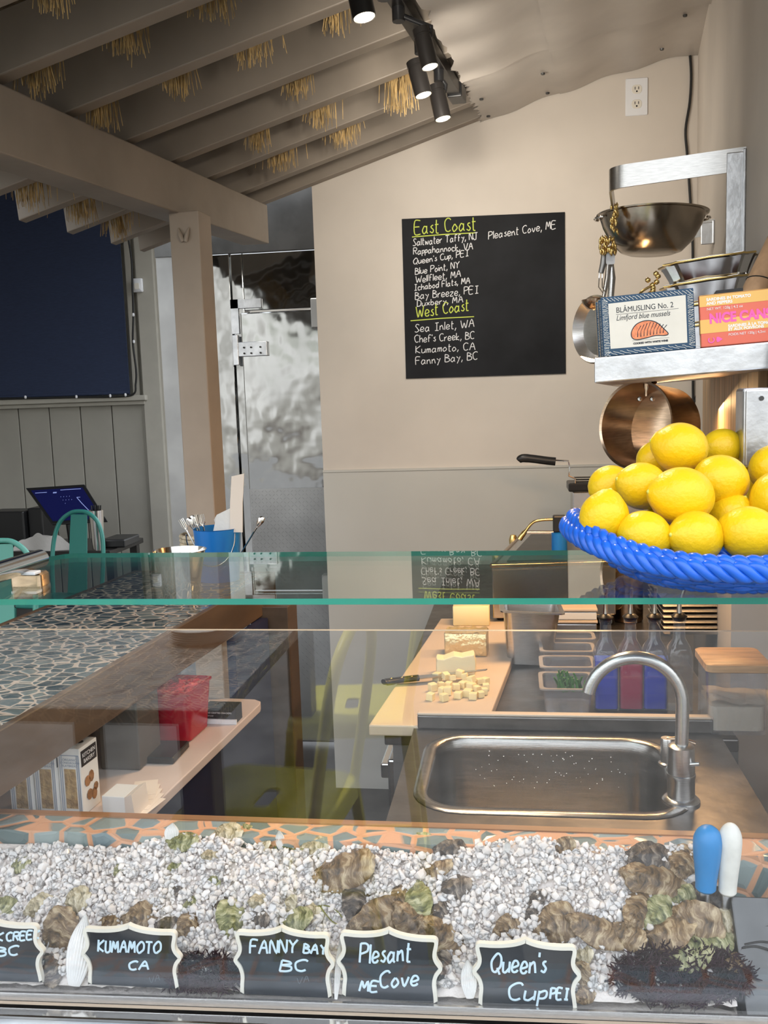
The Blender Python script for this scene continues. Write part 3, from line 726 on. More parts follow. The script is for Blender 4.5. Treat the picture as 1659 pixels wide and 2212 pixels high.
# tins on the shelf
def tinbox(name, label, cat, s, n0, wd, ht, th, mtl, group=None, rz=0):
    """front face towards the counter; n0 = left end"""
    o = rk(s, n0, shz+.0005); ex = (rk(s, 0, shz)-rk(s, .2, shz)).normalized(); ez = (V((0, 0, 1))-ex*ex.z).normalized()
    T = frame(o, ex, None, ez) @ Matrix.Rotation(rz, 4, 'Z')     # x right, y back, z up
    t = thing(name, label, cat, tuple(o), group)
    g = G(); g.box(0, wd, 0, th, 0, ht, T); obj('carton', g, mtl, t, bevel=.0012)
    return t, T, T @ Matrix.Rotation(PI/2, 4, 'X')               # last: x right, y up, z towards the viewer
def musselbox(s, n0, label, full):
    t, T, TF = tinbox('mussel_carton', label, 'tin', s, n0, .118, .078, .021, 'tin_navy', 'navy mussel cartons on the steel shelf', math.radians(2))
    rnd = random.Random(3); g = G()
    def wav(x0, y0, x1, y1, k): g.tube([(x0+(x1-x0)*i/5, y0+(y1-y0)*i/5+rnd.uniform(-.0007, .0007), .0003) for i in range(6)], .00032, 4, flat=.5, upv=(0, 0, 1))
    for i in range(34): wav(.0015, .0735-.0022*i, .0085+rnd.uniform(-.001, .001), .0735-.0022*i, 0)
    for i in range(30): wav(.110, .070-.0022*i, .117, .071-.0022*i+rnd.uniform(-.001, .001), 0)
    for i in range(24): x = .003+i*.0048; wav(x, .0762, x+.006, .0715, 0)
    for i in range(13): x = .004+i*.0088; wav(x, .0062, x+.014, .0012, 0)
    g.xform(TF); obj('wave_print', g, 'tin_line', t)
    g = G(); g.box(-.0004, 0, .0004, .0205, .0004, .0776, T); g.box(.0004, .1176, .0004, .0205, .0776, .0781, T); obj('edge_print', g, 'cardboard' if not full else 'tin_navy', t)
    if not full: return
    g = G(); g.prism([(.0095, .0095), (.1075, .0085), (.1080, .0700), (.0095, .0690)], 0, .0004, TF); obj('label_panel', g, 'tin_cream', t)
    Z = lambda x, y: TF @ Matrix.Translation((x, y, .0005))
    a = textmesh('title', 'BLÅMUSLING No. 2', .0100, 'ink', t, Z(.0190, .0560), xs=.86); obj('title', a, 'ink', t)
    b = textmesh('subtitle', 'Limfjord blue mussels', .0098, 'ink', t, Z(.0185, .0458), shear=.3, xs=.80); c = G(); c.box(.019, .0985, .0535, .0539, .0004, .0006, TF); obj('subtitle', merge(b, c), 'ink', t)
    c = textmesh('small_print', 'COOKED WITH WHITE WINE', .0033, 'ink', t, Z(.0390, .0125), bold=.0002, xs=1.0); d = G(); d.box(.038, .085, .0172, .0175, .0004, .0006, TF); obj('small_print', merge(c, d), 'ink', t)
    out = cr([(.038, .0215, 0), (.0375, .029, 0), (.043, .0375, 0), (.052, .0415, 0), (.062, .0415, 0), (.071, .0375, 0), (.079, .029, 0), (.084, .0225, 0), (.080, .0205, 0), (.068, .0215, 0), (.056, .0195, 0), (.044, .0185, 0)], 5, True)
    g = G(); g.prism([(q.x, q.y) for q in out], .0004, .0006, TF); m_ = obj('mussel_picture', g, 'mussel_orange', t)
    g = G(); g.tube([TF @ (q+V((0, 0, .0006))) for q in out], .0006, 5, flat=.4, closed=True, upv=TF.to_3x3() @ V((0, 0, 1)))
    for i in range(9):
        x = .046+i*.0041; g.tube([TF @ V(q) for q in ((x-.001, .0215+.0003*i, .0007), (x-.0005, .029, .0007), (x+.004, .0395-abs(i-3)*.0011, .0007))], [.0006, .0003, .0005], 4, flat=.4, upv=TF.to_3x3() @ V((0, 0, 1)))
    obj('outline', g, 'ink', m_)
musselbox(.008, .236, 'front navy mussel carton with a cream label on the steel shelf', True)
musselbox(.034, .2405, 'middle navy mussel carton, just behind the labelled one', False)
musselbox(.060, .2450, 'rear navy mussel carton with only its left edge showing', False)
def sardine():
    t, T, TF = tinbox('sardine_carton', 'coral and gold striped sardine carton at the right of the steel shelf', 'tin', .004, .112, .108, .066, .026, 'tin_coral')
    g = G()
    g.box(0, .108, -.0004, 0, .0515, .0655, T); g.box(0, .108, -.0004, 0, .0175, .035, T); g.box(-.0003, 0, 0, .026, .0175, .035, T); g.box(0, .108, 0, .026, .066, .0664, T); obj('gold_stripe', g, 'tin_gold', t)
    Z = lambda x, y: TF @ Matrix.Translation((x, y, .0005))
    a = textmesh('brand_lettering', 'NICE CANS', .0170, '', t, Z(.0110, .0300), bold=.0008, xs=.86); obj('brand_lettering', a, 'tin_pink', t)
    b = merge(textmesh('x', 'SARDINES IN TOMATO', .0052, '', t, Z(.0085, .0585), bold=.0002), textmesh('x', 'AND PEPPERS', .0052, '', t, Z(.0085, .0535), bold=.0002), textmesh('x', 'NET WT. 120g | 4.2 oz', .0046, '', t, Z(.0085, .0465)),
              textmesh('x', 'SARDINES À LA TOMATE', .0050, '', t, Z(.0335, .0225), bold=.0002), textmesh('x', 'ET AUX POIVRONS', .0050, '', t, Z(.0335, .0182), bold=.0002), textmesh('x', 'POIDS NET 120g | 4,2oz', .0044, '', t, Z(.0335, .0118)))
    obj('small_print', b, 'white_paper', t)
    g = G(); g.tube(arc(TF @ V((.0125, .0085, .0006)), TF.to_3x3() @ V((1, 0, 0)), TF.to_3x3() @ V((0, 1, 0)), .0034, 130, 410, 16), .0008, 5, flat=.4, upv=TF.to_3x3() @ V((0, 0, 1)))
    g.prism([(.0185, .0085), (.0192, .0118), (.0215, .0118), (.0265, .0085), (.0215, .0052), (.0192, .0052)], .0004, .0006, TF); obj('pink_mark', g, 'tin_pink', t)
    g = G(); g.prism([(.085, .008), (.105, .008), (.105, .021), (.085, .021)], .0004, .0007, TF); obj('blue_label', g, 'tin_blue', t)
    g = G()
    for k in range(5): g.box(.0862, .1040, -.0008, -.0006, .0185-.0019*k, .0194-.0019*k, T)
    obj('label_lines', g, 'white_paper', t)
sardine()
# loaf pans, rolling pin, clip pieces behind the tins
def loafpan(s, n, z, wd, dp, h, label, mtl='steel_polished'):
    o = rk(s, n, z); t = thing('baking_tin', label, 'baking tin', tuple(o), 'fluted steel tins on the shelf')
    ex = (rk(s, 0, z)-rk(s, .2, z)).normalized(); T = frame(o, ex) @ Matrix.Rotation(math.radians(-2), 4, 'Y')
    pts = []
    for k in range(24):
        a = 2*PI*k/24; rr = 1+.05*math.cos(k*PI); q = (abs(math.cos(a))**.6*math.copysign(1, math.cos(a)), abs(math.sin(a))**.6*math.copysign(1, math.sin(a))); pts.append((q[0]*rr, q[1]*rr))
    ls = [[V((x*wd/2*f, y*dp/2*f, zz)) for x, y in pts] for f, zz in ((.80, 0), (.86, h*.4), (.95, h*.8), (1, h), (1.05, h+.002), (1.04, h+.005), (.98, h), (.84, h*.4), (.78, .003))]
    g = G(); g.loft(ls, T); obj('tin_body', g, mtl, t, smooth=25)
    g = G(); g.tube([T @ V((x*wd/2*1.05, y*dp/2*1.05, h+.003)) for x, y in pts], .0018, 6, closed=True); obj('rim', g, 'brass', t, smooth=60)
    return t
loafpan(.40, .085, shz+.004, .125, .10, .044, 'lowest of the four stacked fluted tins, hidden by the cartons')
loafpan(.40, .083, shz+.045, .128, .10, .037, 'second from the bottom of the stacked fluted tins')
loafpan(.40, .080, shz+.083, .132, .104, .036, 'third fluted tin up, just under the top one')
loafpan(.40, .077, shz+.120, .142, .11, .034, 'topmost shiny fluted tin of the stack behind the cartons')
t = thing('shell_clip', 'brass beaded clip hanging at the left of the fluted tins', 'clip', tuple(rk(.36, .17, shz+.05)))
rnd = random.Random(8)
g = G()
for k in range(16):
    c = rk(.36, .170+rnd.uniform(-.012, .010), shz+.075+k*.0045); g.lathe([(0, -.005), (.0045, -.002), (.0045, .002), (0, .005)], 8, Matrix.Translation(c))
obj('beads', g, 'brass', t, smooth=60)
g = G(); g.tube(cr([rk(.35, .172, shz+.122), rk(.35, .190, shz+.11), rk(.35, .188, shz+.08), rk(.35, .168, shz+.04)], 5), .0022, 6); obj('wire', g, 'brass', t, smooth=60)
t = thing('rolling_pin', 'pale wooden rolling pin leaning at the right end of the shelf', 'rolling pin', tuple(rk(.12, .04, shz)))
a, b = rk(.13, .052, shz+.068), rk(.13, -.004, shz+.19)
a = atD(1632, 625, 1.33); b = atD(1690, 505, 1.36)
ax = (b-a).normalized(); T = frame(a-ax*.06, ax.orthogonal(), None, ax)
g = G(); g.lathe([(0, 0), (.010, .002), (.016, .008), (.0175, .02), (.0175, .2), (.016, .215), (0, .22)], 24, T); obj('roller', g, 'rolling_wood', t, smooth=40)
g = G(); g.tube([T @ V((.0178*math.cos(q), .0178*math.sin(q), .075+.006*math.cos(q))) for q in [k*PI/12 for k in range(24)]], .0009, 5, closed=True); obj('band', g, 'black_rubber', t)
t = thing('copper_card', 'orange card packet lying behind the sardine carton', 'packet', tuple(rk(.06, .09, shz+.068)))
g = G(); T = frame(rk(.05, .100, shz+.0665), (rk(0, 0, 0)-rk(0, .2, 0))); g.box(0, .052, 0, .05, 0, .004, T @ Matrix.Rotation(.05, 4, 'Y')); obj('packet_body', g, 'tin_coral', t)
g = G(); g.box(.01, .044, .01, .05, .0045, .010, T); obj('strap', g, 'black_plastic', t)
# utensils hanging from the front left corner of the rail
def hook(px, py, Y):
    return onY(px, py, Y)
Yh = rk(.80, ND, 0).y
def whisk():
    top = onY(1322, 478, Yh)
    t = thing('gold_wheat_ladle', 'ladle with a gold wheat-ear handle end hanging from the rail', 'ladle', tuple(top))
    rnd = random.Random(5); g = G()
    for px, py, n, sp in ((1313, 535, 60, 17), (1327, 472, 34, 7)):
        for k in range(n):
            q = onY(px+rnd.uniform(-sp, sp), py+rnd.uniform(-22, 12) if sp > 10 else py+rnd.uniform(-28, 30), Yh-.012+rnd.uniform(-.008, .008))
            d = V((rnd.uniform(-.4, .4), 0, 1)).normalized(); g.lathe([(0, -.007), (.0028, -.002), (.003, .002), (0, .008)], 6, frame(q, d.orthogonal(), None, d))
    obj('wheat_ears', g, 'brass', t, smooth=60)
    g = G(); g.tube([onY(1306, 540, Yh), onY(1303, 570, Yh), onY(1298, 590, Yh)], [.006, .0068, .0058], 10); obj('handle', g, 'steel_dull', t, smooth=60)
    g = G()
    for dx in (-3, 3): g.tube([onY(1298+dx, 588, Yh), onY(1297+dx*1.3, 620, Yh), onY(1306+dx, 634, Yh-.02)], .0013, 5)
    obj('stem', g, 'steel_polished', t, smooth=60)
    g = G(); c = onY(1284, 648, Yh-.02); T = frame(c, RT, None, (V((.55, .1, .9))).normalized()); r = .027
    g.lathe([(0, -.022), (r*.6, -.018), (r*.9, -.008), (r, 0), (r*.97, 0), (r*.86, -.009), (r*.55, -.016), (0, -.019)], 24, T); obj('scoop', g, 'steel_copper', t, smooth=50)
    t2 = thing('hanging_turner', 'steel turner with a long handle and white tag hanging from the rail', 'turner', tuple(onY(1320, 560, Yh)))
    g = G(); g.tube([onY(1321, 535, Yh+.01), onY(1322, 575, Yh+.01), onY(1322, 600, Yh+.01), onY(1318, 660, Yh+.01), onY(1317, 700, Yh+.01)], [.003, .0045, .008, .0065, .006], 10); obj('handle', g, 'steel_brushed', t2, smooth=60)
    g = G(); a_, b_ = onY(1309, 545, Yh-.006), onY(1328, 571, Yh-.006); g.rbox(a_.x, b_.x, b_.z, a_.z, 0, .003, .004, Matrix(((1, 0, 0, 0), (0, 0, -1, Yh-.006), (0, 1, 0, 0), (0, 0, 0, 1)))); obj('tag', g, 'white_plastic', t2, smooth=40)
    t3 = thing('frying_pan', 'steel frying pan hanging edge-on behind the mussel cartons', 'frying pan', tuple(onY(1278, 710, 2.15)))
    c = onY(1304, 712, 2.15); T = frame(c, V((0, 0, 1)), None, (RT*-.88-FW*.47).normalized())
    g = G(); r = .073; g.lathe([(0, 0), (r*.72, 0), (r*.8, .006), (r, .026), (r*1.03, .027), (r*.98, .03), (r*.78, .010), (0, .004)], 40, T); obj('pan_body', g, 'steel_brushed', t3, smooth=40)
    g = G(); g.tube([c+V((0, 0, .07)), onY(1312, 600, 2.16), onY(1316, 540, 2.16)], [.004, .006, .004], 8); obj('handle', g, 'steel_brushed', t3, smooth=60)
whisk()
# saucepan hanging under the shelf
def saucepan():
    c = onY(1374, 918, 1.80); t = thing('saucepan', 'copper-tinted steel saucepan hanging under the shelf', 'saucepan', tuple(c))
    ax = (RT*-.79-FW*.61+UP*.02).normalized(); T = frame(c, V((0, 0, 1))-ax*ax.z, None, ax); r = .081; dp = .095
    g = G(); g.lathe([(0, -dp), (r*.93, -dp), (r*.98, -dp+.006), (r, 0), (r*1.035, .002), (r*1.03, .005), (r*.975, .003), (r*.955, -dp+.008), (0, -dp+.004)], 56, T); obj('pan_body', g, 'steel_copper', t, smooth=35)
    g = G(); up = T.to_3x3() @ V((1, 0, 0)); k = c+up*r-ax*.02
    g.tube(cr([k-V((0, 0, .025)), k+V((0, 0, .004)), k+V((0, 0, .03)), onY(1415, 829, 1.80)], 5), [.003]*3+[.006]*13, 8, flat=.5); obj('handle', g, 'steel_copper', t, smooth=60)
    g = G()
    for s in (-.012, .012): g.lathe([(0, 0), (.005, 0), (.004, .004), (0, .005)], 10, Matrix.Translation(k-V((0, 0, .03))+RT*s) @ Matrix.Rotation(PI/2, 4, 'X'))
    obj('rivets', g, 'steel_polished', t, smooth=60)
saucepan()
# towel dispenser on the right wall
t = thing('towel_dispenser', 'stainless paper towel dispenser at the right edge above the lemons', 'dispenser', tuple(TW @ V((.30, .05, 1.35))))
X0 = onY(1587, 900, 1.25).x; X1 = X0+.26; zt5 = onY(1625, 838, 1.205).z
g = G(); g.box(X0, X1, 1.205, 1.248, 1.40, zt5); obj('case', g, 'steel_scuffed', t, bevel=.004)
g = G(); g.box(X0+.002, X1-.012, 1.2005, 1.205, 1.402, zt5-.002); obj('front_cover', g, 'steel_scuffed', t, bevel=.002)
g = G()
for q in (.02, .045): g.lathe([(0, 0), (.003, 0), (.003, .002), (0, .002)], 10, Matrix.Translation((X0+q, 1.2005, zt5-.013)) @ Matrix.Rotation(PI/2, 4, 'X'))
obj('rivets', g, 'steel_dark', t)
g = G()
for q in (.04, .075): g.tube([V((X0+q, 1.235, zt5)), V((X0+q+.004, 1.235, zt5+.06))], .004, 8)
tag(obj('dispenser_cord', g, 'black_rubber', None, 60), 'pair of dark cords rising from the towel dispenser', 'cable')
# ------------------------------------------------------------------ sneeze guard and front counter
GZ, GT, PY = 1.285, .0068, .981
g = G()
def outline(x0, x1, y0, y1, rl):
    p = [(x0, y0), (x1, y0), (x1, y1)]
    p += [(x0+rl*.6+rl*math.cos(a)*1.2-rl*.2, y1-rl+rl*math.sin(a)) for a in [math.radians(90+15*k) for k in range(7)]]
    return p
po = outline(-.80, .335, .978, 1.288, .03)
po = [(-.73, .978), (.46, .976), (.46, 1.200), (.335, 1.200), (.335, 1.276), (-.60, 1.296), (-.655, 1.297), (-.672, 1.290), (-.690, 1.262), (-.705, 1.215), (-.712, 1.15)]
n = len(po)
g.add([(x, y, GZ-GT) for x, y in po]+[(x, y, GZ) for x, y in po], [tuple(range(n-1, -1, -1)), tuple(range(n, 2*n))], 0)
g.add([(x, y, GZ-GT) for x, y in po]+[(x, y, GZ) for x, y in po], [(i, (i+1) % n, n+(i+1) % n, n+i) for i in range(n)], 1)
tag(obj('glass_shelf', g, ['glass_top', 'glass_edge']), 'clear green-edged glass shelf on top of the display case', 'glass shelf')
def tz(X): return .030*(X+.16)                       # the front of the case drops a little towards the left
g = G(); xa, xb = -.95, .45
th = .006
def panebox(z0, z1, m): pass
q = [(xa, PY, .790+tz(xa)), (xb, PY, .790+tz(xb)), (xb, PY+th, .790+tz(xb)), (xa, PY+th, .790+tz(xa)), (xa, PY, 1.248), (xb, PY, 1.248), (xb, PY+th, 1.248), (xa, PY+th, 1.248)]
g.add(q, [(0, 1, 5, 4), (2, 3, 7, 6)], 0); g.add(q, [(4, 5, 6, 7), (1, 2, 6, 5), (3, 0, 4, 7), (3, 2, 1, 0)], 1)
tag(obj('sneeze_guard', g, ['glass_pane', 'glass_edge_dull']), 'upright clear glass pane in front of the oyster ice', 'glass pane')
t = thing('glass_rail', 'polished steel tube rail at the left end of the glass shelf', 'rail', tuple(atD(60, 1210, 1.2)))
a, b = atD(86, 1207, 1.235), atD(-260, 1318, .86)
g = G(); ax = (b-a).normalized(); T = frame(a, ax.orthogonal(), None, ax); r = .0125; L_ = (b-a).length
g.lathe([(0, -.006), (r*.7, -.004), (r, 0), (r, L_), (0, L_)], 24, T); obj('tube', g, 'steel_polished', t, smooth=50)
g = G(); c = atD(62, 1228, 1.19); g.rbox(c.x-.020, c.x+.022, c.y-.014, c.y+.014, GZ-.018, GZ+.010, .006, None, er=.003); obj('clamp', g, 'steel_copper', t, smooth=40)
g = G(); c = atD(55, 1222, 1.17); g.box(c.x-.018, c.x+.016, c.y-.008, c.y+.008, GZ+.010, GZ+.014); obj('gasket', g, 'white_plastic', t, bevel=.001)
# steel channel, outer trim, tiled front
def bar_(x0, x1, y0, y1, z0, z1):
    g = G(); g.hexa([(x0, y0, z0+tz(x0)), (x1, y0, z0+tz(x1)), (x1, y1, z0+tz(x1)), (x0, y1, z0+tz(x0)), (x0, y0, z1+tz(x0)), (x1, y0, z1+tz(x1)), (x1, y1, z1+tz(x1)), (x0, y1, z1+tz(x0))]); return g
t = thing('display_case_frame', 'steel frame and tray holding the pane and the ice', 'display case', (-.25, PY, .77))
obj('channel', bar_(xa, .80, PY-.022, PY-.004, .768, .790), 'steel_polished', t, bevel=.003)
obj('tray_lip', bar_(xa, .80, PY+.0068, PY+.0105, .789, .8005), 'steel_brushed', t)
obj('tray_base', bar_(xa, .80, PY+.0065, 1.142, .766, .789), 'steel_brushed', t, bevel=.002)
g = G(); g.tube([(xa, PY-.043, .778+tz(xa)), (.8, PY-.043, .778+tz(.8))], .0195, 16); obj('outer_trim', g, 'trim_sky_steel', t, smooth=60)
g = bar_(xa, .8, .86, PY-.04, .70, .776); struct('front_ledge', g, 'front_mosaic', label='glass mosaic ledge outside the display case')
g = G(); g.box(-1.3, 1.2, .88, .93, 0, .72); struct('wall_front', g, 'front_mosaic')
g = G(); g.box(-1.3, .75, 1.146, 1.192, .70, .919); g.box(-1.3, .75, 1.192, 1.205, .83, .921, m=1)
o = obj('tiled_ledge', g, ['ledge_mosaic', 'ledge_wood']); tag(o, 'mosaic ledge with peach grout behind the ice', 'counter ledge')
g = G(); x0 = .243
g.hexa([(x0, .99, .79), (.8, .99, .79), (.8, 1.075, .79), (x0, 1.075, .79), (x0, .99, .812), (.8, .99, .812), (.8, 1.075, .905), (x0, 1.075, .905)]); obj('end_panel', g, 'steel_dark', t, bevel=.002)

# ------------------------------------------------------------------ ice, oysters, shells, signs
def ice_h(X, Y):
    s = (Y-.992)/.143
    return .802+tz(X)+.113*min(max(s, 0), 1.0)**.9+.008*math.sin(X*13+1)*s+.006*math.sin(X*29+Y*40)*s
def hitice(px, py):
    d = ray(px, py); lo, hi = .7, 1.6
    for _ in range(40):
        m_ = (lo+hi)/2; P = EYE+d*m_
        if P.z < ice_h(P.x, P.y): hi = m_
        else: lo = m_
    return EYE+d*lo
IN = V((0, -.64, .77)).normalized()
t_ = 0
g = G(); rnd = random.Random(11)
XA, XB = -.90, .235
g.grid(lambda u, v: (XA+(XB-XA)*u, .9985+.143*v, ice_h(XA+(XB-XA)*u, .9985+.143*v)-.004+.003*noise.noise(V((u*90, v*14, 0)))), 150, 24)
g.add([(XA, .9985, .79+tz(XA)), (XB, .9985, .79+tz(XB)), (XB, 1.142, .79), (XA, 1.142, .79), (XA, .9985, .795+tz(XA)), (XB, .9985, .795+tz(XB)), (XB, 1.142, .90), (XA, 1.142, .90)], [(3, 2, 1, 0), (1, 2, 6, 5), (0, 4, 7, 3), (0, 1, 5, 4), (2, 3, 7, 6)])
nbed = len(g.f)
ph = (1+5**.5)/2
ICO = [V(q).normalized() for q in ((-1, ph, 0), (1, ph, 0), (-1, -ph, 0), (1, -ph, 0), (0, -1, ph), (0, 1, ph), (0, -1, -ph), (0, 1, -ph), (ph, 0, -1), (ph, 0, 1), (-ph, 0, -1), (-ph, 0, 1))]
ICF = [(0, 11, 5), (0, 5, 1), (0, 1, 7), (0, 7, 10), (0, 10, 11), (1, 5, 9), (5, 11, 4), (11, 10, 2), (10, 7, 6), (7, 1, 8), (3, 9, 4), (3, 4, 2), (3, 2, 6), (3, 6, 8), (3, 8, 9), (4, 9, 5), (2, 4, 11), (6, 2, 10), (8, 6, 7), (9, 8, 1)]
for k in range(9800):
    X = rnd.uniform(-.80, XB-.004); Y = 1.001+.140*rnd.random()
    r = rnd.choice((.0020, .0026, .0032, .0040, .0048, .0060, .0072)); s = V((rnd.uniform(.7, 1.3), rnd.uniform(.7, 1.3), rnd.uniform(.6, 1.1)))*r
    R = Euler((rnd.uniform(0, 6), rnd.uniform(0, 6), rnd.uniform(0, 6))).to_matrix(); Y = max(Y, .9995+r*1.35); c = V((X, Y, ice_h(X, Y)+rnd.uniform(-.003, .004)))
    g.add([c+R @ V((q.x*s.x*rnd.uniform(.6, 1.2), q.y*s.y*rnd.uniform(.6, 1.2), q.z*s.z*rnd.uniform(.7, 1.15))) for q in ICO], ICF, 2 if rnd.random() < .38 else 1)
o = obj('crushed_ice', g, ['ice_bed', 'ice', 'ice_clear'], None, 30); tag(o, 'heap of crushed ice in the display case', 'ice', None, 'stuff')

def oyster_mesh(seed, wide=.62, thick=.30, ruff=.10):
    r_ = random.Random(seed); o = [r_.uniform(0, 100) for _ in range(3)]
    g = G(); nu, nv = 44, 12; Ln = .08
    def outl(a):
        c, s = math.cos(a), math.sin(a)
        x = c*.5; y = s*.5*wide*(1-.38*max(0, -c)**1.6)*(1+.12*c)
        k = 1+ruff*noise.noise(V((c*2.2+o[0], s*2.2, o[1])))+ruff*.6*noise.noise(V((c*6+o[0], s*6, o[2])))
        return x*k*Ln, y*k*Ln
    vs = []
    for side, h in ((1, thick), (-1, thick*.55)):
        for j in range(nv+1):
            f = j/nv
            for i in range(nu):
                a = 2*PI*i/nu; x, y = outl(a); x2 = -.30*Ln+(x+.30*Ln)*f; y2 = y*f
                dome = (1-f**2.2)
                z = side*(Ln*h*.5*dome*(.75+.25*math.cos(a))*(1+.25*noise.noise(V((x2*60+o[0], y2*60, side*3)))))
                stepz = .0011*math.sin(f*38+2*noise.noise(V((math.cos(a)*2+o[1], math.sin(a)*2, 0))))*f+.0022*noise.noise(V((x2*170, y2*170, o[2]+side)))
                z += side*stepz + .003*math.sin(a*2+o[0])*f*f
                vs.append(V((x2, y2, z)))
    fs = []; B = (nv+1)*nu
    for j in range(nv):
        for i in range(nu):
            k = (i+1) % nu
            fs.append((j*nu+i, (j+1)*nu+i, (j+1)*nu+k, j*nu+k)); fs.append((B+j*nu+k, B+(j+1)*nu+k, B+(j+1)*nu+i, B+j*nu+i))
    for i in range(nu):
        k = (i+1) % nu; fs.append((nv*nu+i, B+nv*nu+i, B+nv*nu+k, nv*nu+k))
    g.add(vs, fs); return g
OM = {}
for c in ('green', 'brown', 'dark', 'pale'):
    for s in range(3):
        me_o = obj('oyster', oyster_mesh(hash((len(c), s)) % 97+s*7, *((.62, .34, .12), (.52, .28, .10), (.74, .38, .16))[s]), 'shell_'+c, None, 70, base=(0, 0, 0))
        OM[c, s] = me_o.data; bpy.data.objects.remove(me_o)
CN = {'green': 'greenish', 'brown': 'brown', 'dark': 'dark', 'pale': 'pale'}
OY = [ # px, py, length px, angle, colour, shape, where
('back', [(35, 1805, 60, 10, 'dark', 1), (112, 1817, 60, 0, 'green', 1), (165, 1802, 88, 5, 'pale', 2), (310, 1812, 56, 0, 'brown', 0), (395, 1819, 74, -5, 'green', 1), (490, 1809, 72, 15, 'pale', 2), (545, 1808, 66, -60, 'green', 1), (565, 1832, 52, 10, 'pale', 0), (680, 1832, 66, 8, 'pale', 0), (905, 1832, 72, 10, 'green', 2), (975, 1842, 82, -8, 'dark', 0), (1215, 1829, 62, 20, 'brown', 1)]),
('ice', [(45, 1870, 52, 20, 'green', 0), (140, 1852, 34, 60, 'green', 1), (258, 1879, 34, 60, 'green', 0), (455, 1850, 46, 10, 'pale', 0), (380, 1870, 40, 40, 'green', 1), (385, 1925, 38, -30, 'dark', 1), (742, 1886, 158, 4, 'brown', 1), (942, 1882, 80, 25, 'brown', 1), (980, 1922, 84, 30, 'dark', 0), (1160, 1944, 52, 40, 'dark', 1)]),
('front left', [(14, 1960, 58, -30, 'green', 0), (85, 1958, 62, 30, 'pale', 0), (168, 1946, 62, 20, 'pale', 2), (132, 2015, 96, 80, 'brown', 2), (112, 2095, 66, -60, 'dark', 0), (182, 2090, 34, 70, 'brown', 0), (245, 1993, 52, 0, 'brown', 0), (306, 1984, 76, 15, 'brown', 2), (365, 2003, 60, -10, 'dark', 0), (405, 1997, 62, 60, 'brown', 0), (412, 1955, 44, 50, 'green', 1), (498, 1985, 74, 80, 'green', 2), (480, 1955, 40, 40, 'dark', 1), (462, 1905, 34, -20, 'green', 0)]),
('front middle', [(562, 1950, 58, 10, 'pale', 0), (628, 1958, 46, 70, 'pale', 1), (562, 1990, 48, 10, 'dark', 0), (640, 1992, 76, 12, 'green', 0), (668, 1972, 48, 20, 'pale', 0), (768, 1955, 84, 75, 'dark', 0), (822, 1990, 126, 15, 'brown', 0), (862, 1938, 62, 60, 'brown', 1), (905, 1948, 88, -70, 'green', 0), (898, 2005, 126, -55, 'brown', 1), (948, 1968, 64, 60, 'dark', 0), (952, 2025, 118, -40, 'brown', 1), (952, 2095, 70, 80, 'dark', 0), (688, 2080, 50, 80, 'green', 0)]),
('front right', [(1095, 2003, 64, 35, 'brown', 0), (1200, 1998, 92, 20, 'brown', 2), (1148, 1975, 44, 60, 'dark', 1), (1285, 2012, 124, -35, 'brown', 1), (1258, 2066, 54, 10, 'pale', 0), (1252, 2112, 62, 70, 'brown', 0), (1262, 2150, 46, 20, 'brown', 0)]),
('right heap', [(1402, 1862, 84, -20, 'dark', 2), (1475, 1866, 68, 55, 'brown', 2), (1412, 1908, 130, -18, 'brown', 1), (1380, 1968, 96, 50, 'brown', 1), (1470, 1942, 66, 30, 'green', 1), (1425, 1980, 80, 25, 'green', 2), (1440, 2022, 108, 20, 'brown', 0), (1495, 2002, 108, -5, 'brown', 2), (1548, 1952, 96, -40, 'dark', 1), (1558, 1988, 74, 15, 'pale', 0), (1350, 2022, 84, -30, 'brown', 1), (1478, 2066, 100, 14, 'green', 0), (1545, 2040, 74, 50, 'green', 0), (1600, 2008, 50, -70, 'brown', 0), (1596, 2086, 62, 10, 'brown', 0)])]
WH = {'back': ('lying along the back edge of the ice', 'back edge'), 'ice': ('half sunk in the open ice', 'open ice'), 'front left': ('at the front of the ice left of the second seaweed gap', 'front left'), 'front middle': ('around the front middle signs', 'front middle'), 'front right': ('beside the rightmost sign', 'right sign'), 'right heap': ('in the bare heap at the right end of the ice', 'right heap')}
WHT = {'back': 'on the back edge of the ice', 'ice': 'sunk in the open ice', 'front left': 'among the signs at the left front', 'front middle': 'among the two middle signs', 'front right': 'beside the rightmost sign', 'right heap': 'in the heap at the right end'}
ORD = ['leftmost', 'second', 'third', 'fourth', 'fifth', 'sixth', 'seventh', 'eighth', 'ninth', 'tenth']
rnd = random.Random(21); PLACED = []
